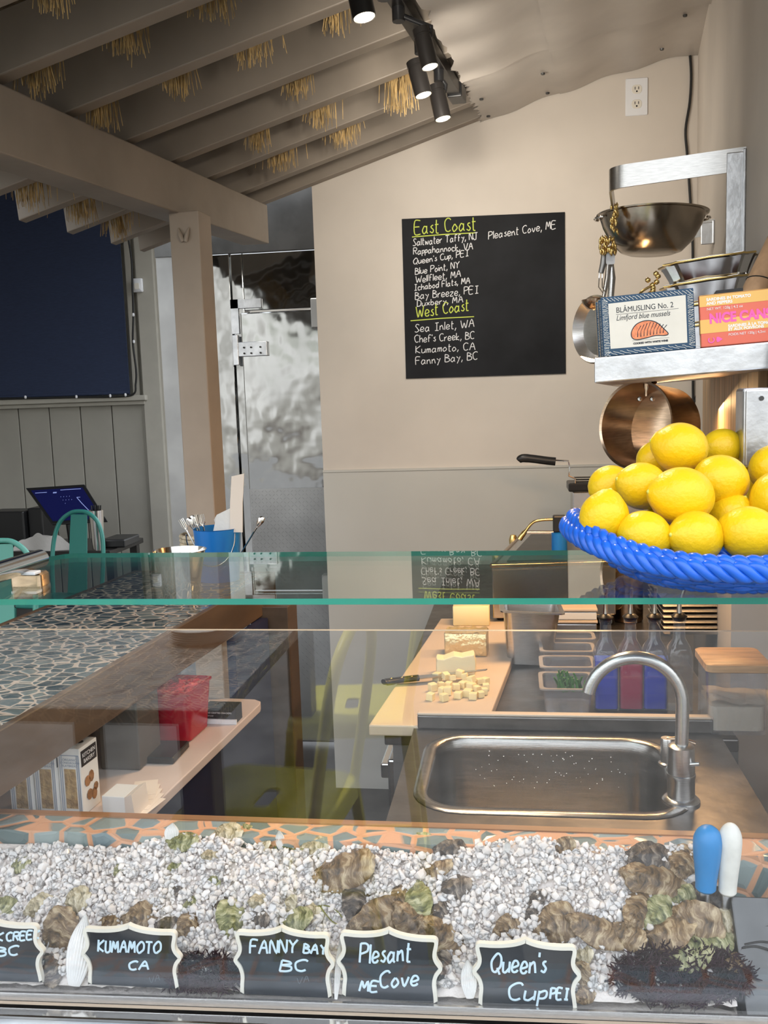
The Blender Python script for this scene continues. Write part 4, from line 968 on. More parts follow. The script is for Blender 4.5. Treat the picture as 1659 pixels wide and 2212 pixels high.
for cl, items in OY:
    for c in CN:
        sub = sorted([q for q in items if q[4] == c])
        for k, (px, py, ln, an, _, s) in enumerate(sub):
            P = hitice(px, py); D = (P-EYE).dot(FW); sc = ln*D/F/.08*(1.28 if cl == 'right heap' else 1.14 if 'front' in cl else 1.05)
            d = RT*math.cos(math.radians(an))+UP*math.sin(math.radians(an)); nrm = (IN+V((rnd.uniform(-.6, .6), rnd.uniform(-.5, .2), rnd.uniform(-.3, .5)))).normalized()
            ex = (d-nrm*d.dot(nrm)).normalized()
            o = bpy.data.objects.new('oyster', OM[c, s]); C.objects.link(o)
            M = frame(P+nrm*.0045*sc, ex, None, nrm) @ Matrix.Diagonal((sc, sc*1.1, sc, 1))
            o.matrix_world = M
            w = '' if len(sub) == 1 else (ORD[k]+' from the left of the ' if k else 'leftmost of the ')
            lb = f'{CN[c]} oyster {WHT[cl]}' if len(sub) == 1 else (f'leftmost {CN[c]} oyster {WHT[cl]}' if k == 0 else f'{CN[c]} oyster {WHT[cl]}, {ORD[k]} from the left')
            if ln > 150: lb = 'large brown oyster lying by itself in the middle of the ice'
            tag(o, lb, 'oyster', 'oysters on the ice')
# white shells
def scallop(px, py, wpx, hpx, an, label, lean=.0, pinch=.35):
    P = hitice(px, py+hpx*.5); D = (P-EYE).dot(FW); wd, hh = wpx*D/F, hpx*D/F
    d = RT*math.sin(math.radians(-an))+UP*math.cos(math.radians(an)); ez = (-FW+V((0, -.1, .1))).normalized(); ey = (d-ez*d.dot(ez)).normalized(); ex = ey.cross(ez)
    T = frame(P+V((0, -.004, 0)), ex, ey, ez)
    n = 26; g = G()
    def fn(u, v, off=0):
        a = (u-.5)*2; prof = (math.sin(PI*(.12+.80*v)))**.8*(1-(1-pinch)*(1-v)*.2)
        x = a*.5*wd*prof; y = hh*v*(1-.10*a*a*v)
        rib = .0007*math.cos(a*PI*9)*min(1, v*2)
        return (x, y, .16*wd*(1-a*a)*math.sin(PI*min(v*.9+.1, 1))+rib+off)
    g.grid(lambda u, v: fn(u, v), 60, n); g.grid(lambda u, v: fn(1-u, v, -.0012), 60, n); g.xform(T)
    o = obj('scallop_shell', g, 'scallop_white', None, 60); tag(o, label, 'shell', 'white shells in the ice')
scallop(163, 2050, 56, 150, -8, 'tall white ribbed shell standing left of the Kumamoto sign', pinch=.9)
scallop(371, 1797, 34, 42, -4, 'small white fan shell upright at the back of the ice')
scallop(608, 1812, 22, 40, 6, 'thin pointed white shell at the back centre of the ice')
scallop(1016, 2112, 36, 80, 4, 'white ribbed shell standing left of the Queen\'s Cup sign', pinch=.8)
scallop(727, 2088, 14, 132, -4, 'narrow white shell edge between the two middle signs', pinch=.9)
scallop(1096, 1826, 16, 22, 0, 'tiny white shell chip behind the right of the ice')
# chalk signs
HALF = [(0, 1.0), (.05, .965), (.12, .935), (.22, .915), (.32, .91), (.405, .915), (.44, .90), (.455, .86), (.452, .80), (.440, .72), (.438, .66), (.452, .60), (.480, .545), (.492, .50), (.480, .455), (.452, .40), (.436, .33), (.432, .26), (.440, .16), (.445, .08), (.448, 0)]
def sign(x0, x1, ytop, ybl, ybr, label, lines, faint=(), Y=.9955):
    bl, br = onY(x0+.02*(x1-x0), ybl, Y), onY(x1-.02*(x1-x0), ybr, Y); top = onY((x0+x1)/2+4, ytop, Y)
    ex = (br-bl); W_ = ex.length/.94; H_ = (top-(bl+br)/2).length; mid = (bl+br)/2
    ez = V((0, 1, 0)); ex.normalize(); T = frame(mid, ex, (-ez.cross(ex)) if False else ex.cross(-ez)*-1 if False else V((-ex.z, 0, ex.x)), V((0, -1, 0)))
    # columns x right, y up, z towards the viewer
    T = Matrix(((ex.x, -ex.z, 0, mid.x), (0, 0, -1, mid.y), (ex.z, ex.x, 0, mid.z), (0, 0, 0, 1)))
    pts = cr([V((x*W_*1.06, y*H_, 0)) for x, y in HALF], 3); pts = pts+[V((-p.x, p.y, 0)) for p in reversed(pts[1:] if True else pts)][0:]
    n = len(pts); cen = V((0, H_*.5, 0)); fr = .0045
    inn = []
    for i in range(n):
        a, b = pts[i-1], pts[(i+1) % n]; tt = (b-a).normalized(); nn = V((tt.y, -tt.x, 0)); q = pts[i]-nn*-fr if (pts[i]+nn*fr-cen).length < (pts[i]-nn*fr-cen).length else pts[i]-nn*fr
        q = V((q.x, max(q.y, -.0005), 0)); inn.append(q)
    t = thing('chalk_sign', label, 'sign', tuple(mid), 'small chalkboard signs in the ice')
    g = G(); g.prism([(p.x*.985, p.y*.985) for p in pts], -.004, .0, T); obj('board', g, 'sign_black', t)
    g = G(); g.add([T @ (p+V((0, 0, -.0045))) for p in pts]+[T @ (p+V((0, 0, .0022))) for p in pts]+[T @ (p+V((0, 0, .0022))) for p in inn]+[T @ (p+V((0, 0, .0002))) for p in inn],
          [f for i in range(n) if not (pts[i].y < 1e-4 and pts[(i+1) % n].y < 1e-4) for k in [(i+1) % n] for f in ((i, k, n+k, n+i), (n+i, n+k, 2*n+k, 2*n+i), (2*n+i, 2*n+k, 3*n+k, 3*n+i))]); obj('frame', g, 'sign_frame', t, smooth=40)
    Yt = Y-.0009
    for i, (s, a, b, c, d, h) in enumerate(lines):
        g = G(); scribe(g, s, onY(a, b, Yt), onY(c, d, Yt), h*.985/F, (0, 0, 1), .00145, (0, 1, 0), .16, 70+i); obj('lettering', g, 'sign_ink', t)
    if faint:
        g = G()
        for i, (s, a, b, c, d, h) in enumerate(faint): scribe(g, s, onY(a, b, Yt), onY(c, d, Yt), h*.985/F, (0, 0, 1), .0005, (0, 1, 0), .1, 90+i)
        obj('rubbed_lettering', g, 'sign_faint', t)
sign(-105, 97, 1985, 2116, 2122, 'chalk sign lettered CREEK BC, cut by the left photo edge', [('K', -8, 2033, 6, 2033, 22), ('CREEK', 14, 2033, 84, 2028, 22), ('BC', -8, 2065, 38, 2063, 24)])
sign(189, 391, 1997, 2126, 2136, 'chalk sign lettered KUMAMOTO CA, second from the left', [('KUMAMOTO', 212, 2056, 346, 2060, 30), ('CA', 278, 2095, 320, 2094, 22)], [('VA', 322, 2124, 345, 2118, 16)])
sign(517, 721, 2002, 2147, 2156, 'chalk sign lettered FANNY BAY BC, middle of the five', [('FANNY', 540, 2060, 640, 2058, 33), ('BAY', 655, 2058, 705, 2062, 24), ('BC', 604, 2097, 660, 2098, 28)], [('VA', 641, 2126, 667, 2120, 15)])
sign(736, 949, 2006, 2152, 2168, 'chalk sign lettered Plesant Cove ME, fourth from the left', [('Plesant', 777, 2080, 886, 2076, 47), ('Cove', 820, 2134, 902, 2128, 41), ('ME', 776, 2140, 815, 2142, 26)])
sign(1030, 1250, 2027, 2172, 2182, 'rightmost chalk sign, lettered Queen\'s Cup PEI', [("Queen's", 1060, 2102, 1178, 2100, 47), ('Cup', 1097, 2160, 1178, 2160, 42), ('PEI', 1188, 2157, 1227, 2159, 27)])
# seaweed
def weed(px, py, wpx, hpx, n, mtl, label, seed, r=.0011, ln=.012):
    r_ = random.Random(seed); P = hitice(px, py); D = (P-EYE).dot(FW); g = G(); wd, hh = wpx*D/F/2, hpx*D/F/2
    for k in range(n):
        a = r_.uniform(0, 2*PI); q = math.sqrt(r_.random()); c = P+RT*(q*math.cos(a)*wd)+UP*(q*math.sin(a)*hh)
        H = hitice(CX+F*((c-EYE).dot(RT))/((c-EYE).dot(FW)), CY-F*((c-EYE).dot(UP))/((c-EYE).dot(FW)))
        c = H+IN*r_.uniform(0, .012)
        if c.y < .996: c.y = .996
        d = V((r_.uniform(-1, 1), r_.uniform(-.3, .2), r_.uniform(-.8, 1))).normalized(); e = V((r_.uniform(-1, 1), r_.uniform(-.3, .2), r_.uniform(-1, 1)))*.4
        p2 = c+d*ln*.5; p3 = c+(d+e).normalized()*ln
        for p_ in (p2, p3):
            if p_.y < .9945: p_.y = .9945
        g.tube([c, p2, p3], [r, r*.9, r*.4], 4)
    tag(obj('seaweed', g, mtl), label, 'seaweed', None, 'stuff')
weed(440, 2108, 175, 90, 800, 'seaweed_red', 'dark red seaweed tuft between the Kumamoto and Fanny Bay signs', 1)
weed(1472, 2112, 300, 130, 1900, 'seaweed_red', 'large dark red seaweed tuft right of the last sign', 2)
g = G()
for L_ in (((572, 1822), (590, 1812), (612, 1822), (650, 1826)), ((560, 1832), (600, 1830), (640, 1838), (690, 1834)), ((682, 1962), (708, 1960), (730, 1972), (740, 1985)), ((690, 1958), (715, 1990), (730, 2000)), ((580, 1808), (590, 1822), (600, 1840))):
    g.tube(cr([hitice(*q)+IN*.005 for q in L_], 5), .0014, 5, flat=.5)
tag(obj('seaweed_strands', g, 'seaweed_green'), 'thin olive seaweed strands on the ice', 'seaweed', None, 'stuff')
g = G(); r_ = random.Random(6)
for L_ in (((1590, 2030), (1625, 2015), (1659, 2008)), ((1605, 2048), (1640, 2042), (1670, 2046)), ((1600, 2055), (1630, 2052), (1665, 2062)), ((1645, 1992), (1665, 1998), (1690, 2010))):
    g.tube(cr([hitice(*q)+IN*.012 for q in L_], 5), .0012, 5)
tag(obj('dark_twigs', g, 'black_rubber'), 'thin dark seaweed twigs at the right edge', 'seaweed', None, 'stuff')
# oyster knives
def oknife(top, bot, rt, rb, mtl, label):
    a, b = onY(*top, 1.075), onY(*bot, 1.075); ax = (a-b).normalized(); L_ = (a-b).length; T = frame(b, RT, None, ax)
    D = (a-EYE).dot(FW); r1, r0 = rt*D/F, rb*D/F
    t = thing('oyster_knife', label, 'knife', tuple(b), 'oyster knives stuck in the ice')
    g = G(); pr = [(0, 0), (r0*.8, .001), (r0, .004)]+[(r0+(r1-r0)*(.5-.5*math.cos(PI*k/8)), L_*(.05+.70*k/8)) for k in range(9)]+[(r1*math.cos(q), L_*.75+L_*.25*math.sin(q)) for q in [PI/2*k/8 for k in range(1, 9)]]
    g.lathe(pr, 28, T); obj('handle', g, mtl, t, smooth=60)
    g = G(); g.tube([T @ V((0, 0, .002)), T @ V((0, 0, -.05)), T @ V((0, 0, -.085))], [.006, .006, .001], 8, flat=.25, upv=FW); obj('blade', g, 'steel_brushed', t, smooth=50)
oknife((1534, 1783), (1524, 1925), 31, 22, 'knife_blue', 'blue-handled oyster knife standing in the right end of the ice')
oknife((1588, 1778), (1571, 1932), 25, 19, 'knife_white', 'white-handled oyster knife standing at the far right of the ice')
# ------------------------------------------------------------------ lemon basket
BC = V((.238, 1.092, GZ)); BA, BB = .180, .156
def basket():
    t = thing('lemon_basket', 'oval woven bright blue basket on the glass shelf', 'basket', tuple(BC+V((0, 0, .001))))
    def ring(f, z, ph=0, amp=0, nw=40, n=160, dz=0):
        o = []
        for i in range(n):
            a = 2*PI*i/n; k = f+amp*math.sin(nw*a/2+ph); o.append(BC+V((BA*k*math.cos(a), BB*k*math.sin(a), z*(1+.75*abs(math.cos(a))**3)+dz*math.cos(nw*a/2+ph))))
        return o
    g = G()
    rows = [(.70, .010), (.75, .0155), (.80, .021), (.85, .0265), (.90, .031)]
    for i, (f, z) in enumerate(rows): g.tube(ring(f, z, PI*(i % 2), .020, 44), .0048, 7, closed=True)
    for k in range(44):
        a = 2*PI*k/44
        pts = [BC+V((BA*f*math.cos(a), BB*f*math.sin(a), z*(1+.75*abs(math.cos(a))**3))) for f, z in ((.62, .006), (.72, .012), (.82, .023), (.93, .034))]; g.tube(pts, .0038, 6)
    obj('woven_side', g, 'blue_cord', t, smooth=60)
    g = G()
    for f0, z0, r_, nt, am in ((.955, .039, .0056, 52, .022), (1.0, .034, .0056, 52, .020)):
        for ph in (0, 2*PI/3, 4*PI/3): g.tube(ring(f0, z0, ph, am, nt, 400, .0062), r_, 7, closed=True)
    obj('braided_rim', g, 'blue_cord', t, smooth=60)
    g = G()
    for ph in (0, 2*PI/3, 4*PI/3): g.tube(ring(.655, .0085, ph, .016, 48, 380, .0035), .0045, 7, closed=True)
    obj('braided_foot', g, 'blue_cord', t, smooth=60)
    g = G(); g.lathe([(0, .004), (.64, .004), (.64, .008), (0, .008)], 48, Matrix.Translation(BC) @ Matrix.Diagonal((BA, BB, 1, 1))); obj('base', g, 'blue_cord', t)
basket()
def lemon_mesh():
    g = G(); pr = []
    n = 30
    for k in range(n+1):
        u = -1+2*k/n; r = math.sqrt(max(0, 1-u*u))**.92
        x = u*.95
        if u > .78: x = .95*u+(u-.78)*.75; r *= 1-(u-.78)*.9
        if u < -.88: x = .95*u+(u+.88)*.3
        pr.append((max(r, 0)*.86, x))
    return pr
LP = lemon_mesh()
LM = [('front left lemon in the basket', 1305, 1118, 57, 1.03, 80, .2), ('front row lemon, second from the left', 1391, 1157, 58, 1.005, -10, .3), ('front row lemon, third from the left', 1503, 1160, 61, .995, 175, .4), ('front right lemon with a stalk scar facing out', 1618, 1152, 63, .985, 160, -.6),
      ('lemon at the left end, partly behind two others', 1318, 1050, 48, 1.13, 20, .1), ('lemon left of the big centre lemon', 1387, 1050, 55, 1.085, 165, .2), ('big lemon in the centre of the pile', 1473, 1073, 69, 1.03, 172, .1), ('lemon with a stalk button right of centre', 1556, 1040, 62, 1.075, -8, -.4),
      ('lemon tucked below the centre, half hidden', 1577, 1118, 50, 1.06, 60, .4), ('top lemon of the pile, green tip to the left', 1470, 968, 59, 1.12, 165, -.1), ('lemon with a printed stamp behind the top lemon', 1560, 968, 45, 1.19, 10, .1), ('lemon peeking out left behind the top lemon', 1416, 992, 42, 1.18, 30, 0),
      ('upper lemon cut by the right edge', 1668, 1012, 52, 1.10, 70, .2), ('middle lemon cut by the right edge', 1680, 1078, 62, 1.04, 80, .2), ('lemon just showing between the stamped lemon and the right edge', 1614, 1008, 42, 1.19, 50, .2), ('lemon buried behind the right of the centre', 1610, 1070, 44, 1.15, 30, .2), ('lemon buried deep behind the front row', 1440, 1120, 46, 1.10, 10, .2)]
for lb, px, py, rp_, D, an, to in LM:
    p = atD(px, py, D); r = rp_*D/F
    ax = (RT*math.cos(math.radians(an))+UP*math.sin(math.radians(an))-FW*to).normalized(); T = frame(p, ax.orthogonal(), None, ax) @ Matrix.Scale(r, 4)
    t = thing('lemon', lb, 'lemon', tuple(p), 'lemons in the blue basket')
    g = G(); g.lathe([(q*1.08, z*1.02) for q, z in LP], 40, T); obj('fruit', g, 'lemon_skin', t, smooth=180)
    g = G(); g.lathe([(0, 1.16), (.06, 1.13), (.10, 1.08), (.13, 1.0), (0, .95)], 14, T); obj('tip', g, 'lemon_tip', t, smooth=60)
    g = G(); g.lathe([(0, -.985), (.09, -.985), (.10, -.95), (0, -.9)], 12, T); obj('stalk_scar', g, 'lemon_scar', t, smooth=60)
    if 'stamp' in lb:
        g = G(); c = atD(1587, 966, D-.040); q = (EYE-c).normalized(); ex = RT
        s_ = atD(1588, 966, D-r*.62)
        for k in range(7):
            a0 = k*51; g.tube(arc(s_, RT, UP, .0055+.001*(k % 2), a0, a0+36, 4), .0006, 4)
        for k in range(4): g.tube([s_+RT*(-.002+.0013*k)+UP*-.002, s_+RT*(-.0015+.0013*k)+UP*.002], .0005, 4)
        obj('stamp', g, 'lemon_scar', t)

# ------------------------------------------------------------------ right-hand kitchen counter
KZ = .90
sx0, sx1, sy0, sy1, sr = -.142, .228, 1.300, 1.575, .055
def rr(x0, x1, y0, y1, r, n=6):
    o = []
    for cx, cy, a0 in ((x1-r, y1-r, 0), (x0+r, y1-r, 90), (x0+r, y0+r, 180), (x1-r, y0+r, 270)):
        for k in range(n+1): a = math.radians(a0+90*k/n); o.append(V((cx+r*math.cos(a), cy+r*math.sin(a), 0)))
    return o
t = thing('sink_counter', 'dark steel counter around the sink on the right', 'counter', (.1, 1.45, KZ-.03))
g = G(); ho = rr(sx0-.012, sx1+.012, sy0-.012, sy1+.012, sr+.012); n = len(ho)
ou = []
x0, x1, y0, y1 = -.192, .345, 1.206, 1.632
for p in ho:
    c = V(((sx0+sx1)/2, (sy0+sy1)/2, 0)); d = p-c; k = min((x1-c.x)/d.x if d.x > 1e-6 else ((x0-c.x)/d.x if d.x < -1e-6 else 1e9), (y1-c.y)/d.y if d.y > 1e-6 else ((y0-c.y)/d.y if d.y < -1e-6 else 1e9)); ou.append(c+d*k)
for A in ((x1, y1), (x0, y1), (x0, y0), (x1, y0)):
    i = min(range(n), key=lambda i: (ou[i]-V((A[0], A[1], 0))).length); ou[i] = V((A[0], A[1], 0))
z_ = V((0, 0, KZ)); zb = V((0, 0, KZ-.035))
g.add([p+z_ for p in ho]+[p+z_ for p in ou]+[p+zb for p in ou]+[p+zb for p in ho], [f for i in range(n) for k in [(i+1) % n] for f in ((i, n+i, n+k, k), (n+i, 2*n+i, 2*n+k, n+k), (3*n+i, 3*n+k, 2*n+k, 2*n+i), (i, k, 3*n+k, 3*n+i))]); obj('counter_top', g, 'counter_steel', t)
g = G(); g.box(-.185, .335, 1.620, 1.634, KZ, KZ+.026); obj('back_upstand', g, 'counter_steel', t, bevel=.003)
g = G(); g.box(-.185, .335, 1.619, 1.636, KZ+.026, KZ+.031); obj('upstand_edge', g, 'board_poly', t, bevel=.002)
g = G(); g.box(-.16, .34, 1.22, 1.60, .10, KZ-.22); obj('base_cabinet', g, 'steel_dull', t)
t = thing('sink', 'rectangular stainless sink with rounded corners', 'sink', (.04, 1.44, KZ-.19))
g = G(); ls = []
for f, z, ex in ((0, KZ+.001, .022), (0, KZ+.0035, .018), (0, KZ+.0035, .004), (0, KZ-.001, 0), (0, KZ-.02, -.002), (0, KZ-.14, -.006), (0, KZ-.17, -.014), (0, KZ-.18, -.035)):
    ls.append([V((p.x, p.y, z)) for p in rr(sx0-ex, sx1+ex, sy0-ex, sy1+ex, max(sr+ex, .02))])
g.loft(ls, cap=False); c = len(g.v); g.f.append(tuple(range(c-len(ls[0]), c))); g.mi.append(0); obj('basin', g, 'sink_steel', t, smooth=50)
g = G(); g.lathe([(0, .002), (.022, .002), (.026, .004), (.03, .001)], 24, Matrix.Translation((.043, 1.44, KZ-.18))); obj('drain', g, 'steel_polished', t, smooth=40)
rnd = random.Random(31); g = G()                      # water drops on the back wall of the basin
for k in range(130):
    c = V((rnd.uniform(sx0+.06, sx1-.02), sy1-.003-(0), KZ-.02-abs(rnd.gauss(.05, .04)))); s_ = rnd.uniform(.0008, .0018)
    g.add([c+q*s_ for q in ICO], ICF)
tag(obj('water_drops', g, 'steel_polished', None, 180), 'water droplets on the inside back of the sink', 'water', None, 'stuff')
t = thing('faucet', 'brushed steel gooseneck faucet at the right of the sink', 'faucet', tuple(onZ(1471, 1738, KZ)))
b = onZ(1471, 1732, KZ)
g = G(); g.lathe([(0, 0), (.027, 0), (.027, .004), (.023, .008), (.0195, .009), (.0195, .038), (.0205, .040), (.0205, .044), (.0195, .045), (.0188, .085), (.014, .088), (0, .088)], 32, Matrix.Translation(b)); obj('body', g, 'steel_brushed', t, smooth=35)
cN = b+V((-.066, 0, .165))
pts = [b+V((0, 0, .07)), b+V((.001, 0, .11))]+arc(cN, (1, 0, 0), (0, 0, 1), .066, 0, 172, 22)
pts = [b+V((0, 0, .07)), b+V((.001, 0, .12))]+arc(b+V((-.066, .0, .150)), (1, .0, 0), (0, 0, 1), .067, 0, 168, 22)
g = G(); g.tube(pts, .0096, 14); obj('spout', g, 'steel_brushed', t, smooth=60)
g = G(); g.tube([b+V((.004, -.012, .062)), b+V((.022, -.018, .066))], .0035, 8); obj('lever', g, 'steel_brushed', t, smooth=60)
t = thing('soap_pump', 'short steel soap dispenser post behind the faucet', 'soap dispenser', tuple(onZ(1441, 1650, KZ)))
b2 = onZ(1441, 1652, KZ); g = G(); g.lathe([(0, 0), (.014, 0), (.014, .004), (.0105, .006), (.0105, .043), (.0095, .045), (0, .045)], 24, Matrix.Translation(b2)); obj('post', g, 'steel_brushed', t, smooth=35)
g = G(); g.tube([b2+V((0, 0, .043)), b2+V((.02, -.005, .046)), b2+V((.042, -.010, .040))], .004, 8); obj('nozzle', g, 'steel_copper', t, smooth=60)
# prep table beyond the sink
g = G(); A = [onZ(x, y, .878) for x, y in ((880, 1600), (985, 1340))]
t = thing('prep_table', 'stainless refrigerated prep table under the cutting board', 'prep table', (0.0, 2.0, 0))
g = G(); g.box(-.25, wall_x(1.64)-.02, 1.64, 3.38, .86, .884); obj('table_top', g, 'counter_steel', t, bevel=.003)
g = G(); g.box(-.235, wall_x(1.64)-.02, 1.645, 3.36, .10, .86); obj('cabinet', g, 'steel_dull', t)
for k in range(2):
    g = G(); g.box(-.250, -.235, 1.67+k*.60, 2.24+k*.60, .16, .82); d = obj('door', g, 'steel_brushed', t, bevel=.004)
    g = G(); g.box(-.268, -.250, 1.70+k*.60, 2.21+k*.60, .77, .80); obj('handle', g, 'steel_polished', d, bevel=.003)
t = thing('cutting_board', 'cream plastic cutting board on the prep table', 'cutting board', tuple(onZ(960, 1450, .884)))
c = [onZ(x, y, .905) for x, y in ((796, 1566), (1050, 1560), (1140, 1336), (952, 1336))]; c[1].y = c[0].y
g = G(); g.hexa([p-V((0, 0, .021)) for p in c]+c); obj('board', g, 'board_poly', t, bevel=.003)
BZ = .9055
def block(name, label, px, py, wd, dp, h, rz, mtl, z=BZ, group=None, bev=.003):
    b = onZ(px, py, z); g = G(); T = TR(b, 0, 0, rz)
    g.rbox(-wd/2, wd/2, 0, dp, 0, h, .003, T, er=.002); o = obj(name, g, mtl, None, 50, base=tuple(b)); tag(o, label, 'butter', group); return b, T
block('butter_block', 'pale butter block standing at the far end of the board', 1018, 1352, .095, .05, .052, 0, 'butter')
b, T = block('wrapped_butter', 'foil-wrapped butter block with torn top on the cutting board', 1006, 1418, .098, .055, .055, -3, 'foil')
g = G()
rnd = random.Random(2)
g.grid(lambda u, v: (-.047+.094*u, -.004+.06*v, .056+.004*noise.noise(V((u*7, v*5, 1)))), 16, 8, T=T); o = obj('foil_flap', g, 'foil', None, 60); o.parent = None
bo = [q for q in bpy.data.objects if q.name == 'wrapped_butter'][0]; bpy.context.view_layer.update(); mw = o.matrix_world.copy(); o.parent = bo; o.location = V(o['_org'])-V(bo['_org'])
g = G(); b = onZ(985, 1460, BZ); T = TR(b, 0, 0, 4)
g.grid(lambda u, v: (-.042+.084*u, .0, .046*v*(1+.08*noise.noise(V((u*8, v*5, 2))))), 18, 8, T=T)
ls = []
for yy, f in ((0, .96), (.018, 1), (.040, .97)):
    ls.append([T @ V((x*f, yy+.002*noise.noise(V((x*60, yy*40, z*50))), z)) for x, z in ((-.043, 0), (.043, 0), (.044, .030), (.041, .046), (.014, .041), (-.004, .044), (-.026, .036), (-.042, .038))])
g = G(); g.loft(ls); tag(obj('butter_block', g, 'butter_cut', None, None, bevel=.002), 'half-cut butter block with a ragged face behind the dice', 'butter')
rnd = random.Random(17)
cubes = [(930, 1512), (960, 1514), (990, 1508), (1010, 1504), (1022, 1510), (1038, 1506), (1046, 1500), (935, 1492), (952, 1486), (968, 1500), (985, 1490), (1000, 1486), (1018, 1490), (1030, 1492), (1050, 1490), (945, 1470), (962, 1466), (978, 1470), (992, 1462), (1006, 1468), (1020, 1474), (1036, 1478), (1048, 1478), (1012, 1484), (970, 1484), (956, 1498)]
for i, (x, y) in enumerate(cubes):
    s_ = rnd.uniform(.012, .016); h = 0 if i < 16 or i > 20 else .008
    b = onZ(x, y, BZ+h); g = G(); g.box(-s_/2, s_/2, -s_/2, s_/2, 0, s_*rnd.uniform(.8, 1.1), TR(b, rnd.uniform(-4, 4) if not h else rnd.uniform(-18, 18), rnd.uniform(-4, 4), rnd.uniform(0, 90)))
    tag(obj('butter_cube', g, 'butter', None, None, bevel=.0012), 'small diced butter cube in the heap on the cutting board', 'butter', 'diced butter cubes')
t = thing('chef_knife', 'black-handled knife lying across the left of the cutting board', 'knife', tuple(onZ(865, 1470, BZ+.01)))
h0, h1 = onZ(828, 1474, BZ+.008), onZ(905, 1466, BZ+.010); ex = (h1-h0).normalized(); T = frame(h0, ex); L_ = (h1-h0).length
g = G(); g.tube(cr([T @ V(q) for q in ((0, -.004, .002), (.012, .0, .0), (L_*.5, .002, .001), (L_, .0, .002))], 5), [.010]*3+[.0125]*5+[.011]*8, 12, flat=.55, upv=(0, 0, 1)); obj('handle', g, 'black_plastic', t, smooth=60)
for k in (.22, .52, .80):
    g = G(); g.lathe([(0, .0), (.0028, 0), (.0022, .0012), (0, .0015)], 10, T @ Matrix.Translation((L_*k, -.001, .0070))); obj('rivet', g, 'brass', t, smooth=60)
g = G(); g.prism([(L_, -.012), (L_+.145, .002), (L_+.150, .008), (L_, .012)], .0015, .0035, T); obj('blade', g, 'steel_brushed', t)
# deep pan, inserts, bottles
def steampan():
    b = onZ(1142, 1440, .886); t = thing('steam_pan', 'deep stainless steam pan standing right of the butter', 'pan', tuple(b))
    T = TR(b+V((0, .050, 0)), 0, 3, 3)
    def rrz(x, y, z, r): return [V((p.x, p.y, z)) for p in rr(-x, x, -y, y, r)]
    g = G(); g.loft([rrz(.045, .044, 0, .018), rrz(.050, .049, .004, .018), rrz(.062, .060, .125, .016), rrz(.072, .070, .127, .012), rrz(.072, .070, .130, .012), rrz(.061, .059, .130, .015), rrz(.049, .048, .008, .018), rrz(.01, .01, .006, .009)], T); obj('pan_body', g, 'steel_brushed', t, smooth=40)
steampan()
def insert(y0, y1, fill, label, gp):
    z0 = .885; a = onZ(1168, y0, .905); b = onZ(1286, y0, .905); e = onZ(1180, y1, .905)
    t = thing('clear_insert', label, 'food container', (a.x, a.y, z0), gp)
    xa, xb, ya, yb = a.x, b.x, a.y, e.y; z1 = .935
    g = G()
    L0 = lambda i, z: [V((p.x, p.y, z)) for p in rr(xa+i, xb-i, ya+i, yb-i, .012)]
    g.loft([L0(.010, z0), L0(.004, z1), L0(.0055, z1), L0(.0115, z0+.002)], cap=True); obj('tub', g, 'clear_plastic', t, smooth=40)
    g = G(); g.loft([L0(-.002, z1), L0(-.002, z1+.003), L0(.006, z1+.003), L0(.006, z1)], cap=False); obj('rim', g, 'clear_plastic_rim', t, smooth=40)
    if fill:
        f = G(); r_ = random.Random(9)
        if fill == 'herb':
            for k in range(34):
                p = V((r_.uniform(xa+.035, xb-.02), r_.uniform(ya+.03, yb-.02), z1-.012)); f.tube([p, p+V((r_.uniform(-.012, .012), r_.uniform(-.02, .01), r_.uniform(.014, .034)))], [.0035, .0015], 5)
        else: f.loft([L0(.012, z0+.003), L0(.008, z1-.022)])
        tag(obj('filling', f, fill, None, None), 'green herb stalks in the front clear tub' if fill == 'herb' else 'pale food filling the clear tub at the back', 'herbs' if fill == 'herb' else 'food', None, 'stuff')
insert(1524, 1485, 'herb', 'front clear tub, holding green herbs', 'clear tubs in the prep rail')
insert(1474, 1448, None, 'clear tub just behind the herb tub', 'clear tubs in the prep rail')
insert(1438, 1418, None, 'third clear tub counting back from the herbs', 'clear tubs in the prep rail')
insert(1410, 1394, None, 'rearmost clear tub, by the steam pan', 'clear tubs in the prep rail')
def bottle(px, liq, label, dz=0, lean=0):
    b = onZ(px, 1538, .885); t = thing('pour_bottle', label, 'bottle', tuple(b), 'pour-spout bottles behind the sink')
    T = Matrix.Translation(b+V((0, .03, 0)))
    g = G(); w_ = .0235
    def sq(r, z, k=.55): return [V((p.x, p.y, z)) for p in rr(-r, r, -r, r, r*k)]
    g.loft([sq(w_, 0, .3), sq(w_, .105, .3), sq(w_*.86, .122, .6), sq(.0115, .138, .99), sq(.0105, .168, .99), sq(.0125, .170, .99), sq(.0125, .176, .99)], T); obj('glass_body', g, 'bottle_glass', t, smooth=40)
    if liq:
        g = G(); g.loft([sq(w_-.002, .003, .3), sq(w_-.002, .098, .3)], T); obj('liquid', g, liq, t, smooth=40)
    g = G(); g.lathe([(0, .172), (.009, .172), (.0135, .178), (.0155, .181), (.010, .186), (.0045, .188), (0, .188)], 18, T); obj('stopper', g, 'black_plastic', t, smooth=50)
    g = G(); g.tube([T @ V(q) for q in ((0, 0, .186), (.0, 0, .205), (.002+lean, -.004, .238))], [.0055, .0045, .0032], 10); obj('spout', g, 'steel_polished', t, smooth=60)
bottle(1312, 'blue_reflection_fill', 'leftmost pour-spout bottle, filling painted dark blue for a mirrored shirt')
bottle(1366, 'red_reflection_fill', 'second pour-spout bottle, filling painted red for a mirrored shirt')
bottle(1418, 'blue_reflection_fill', 'third pour-spout bottle, filling painted dark blue for a mirrored shirt')
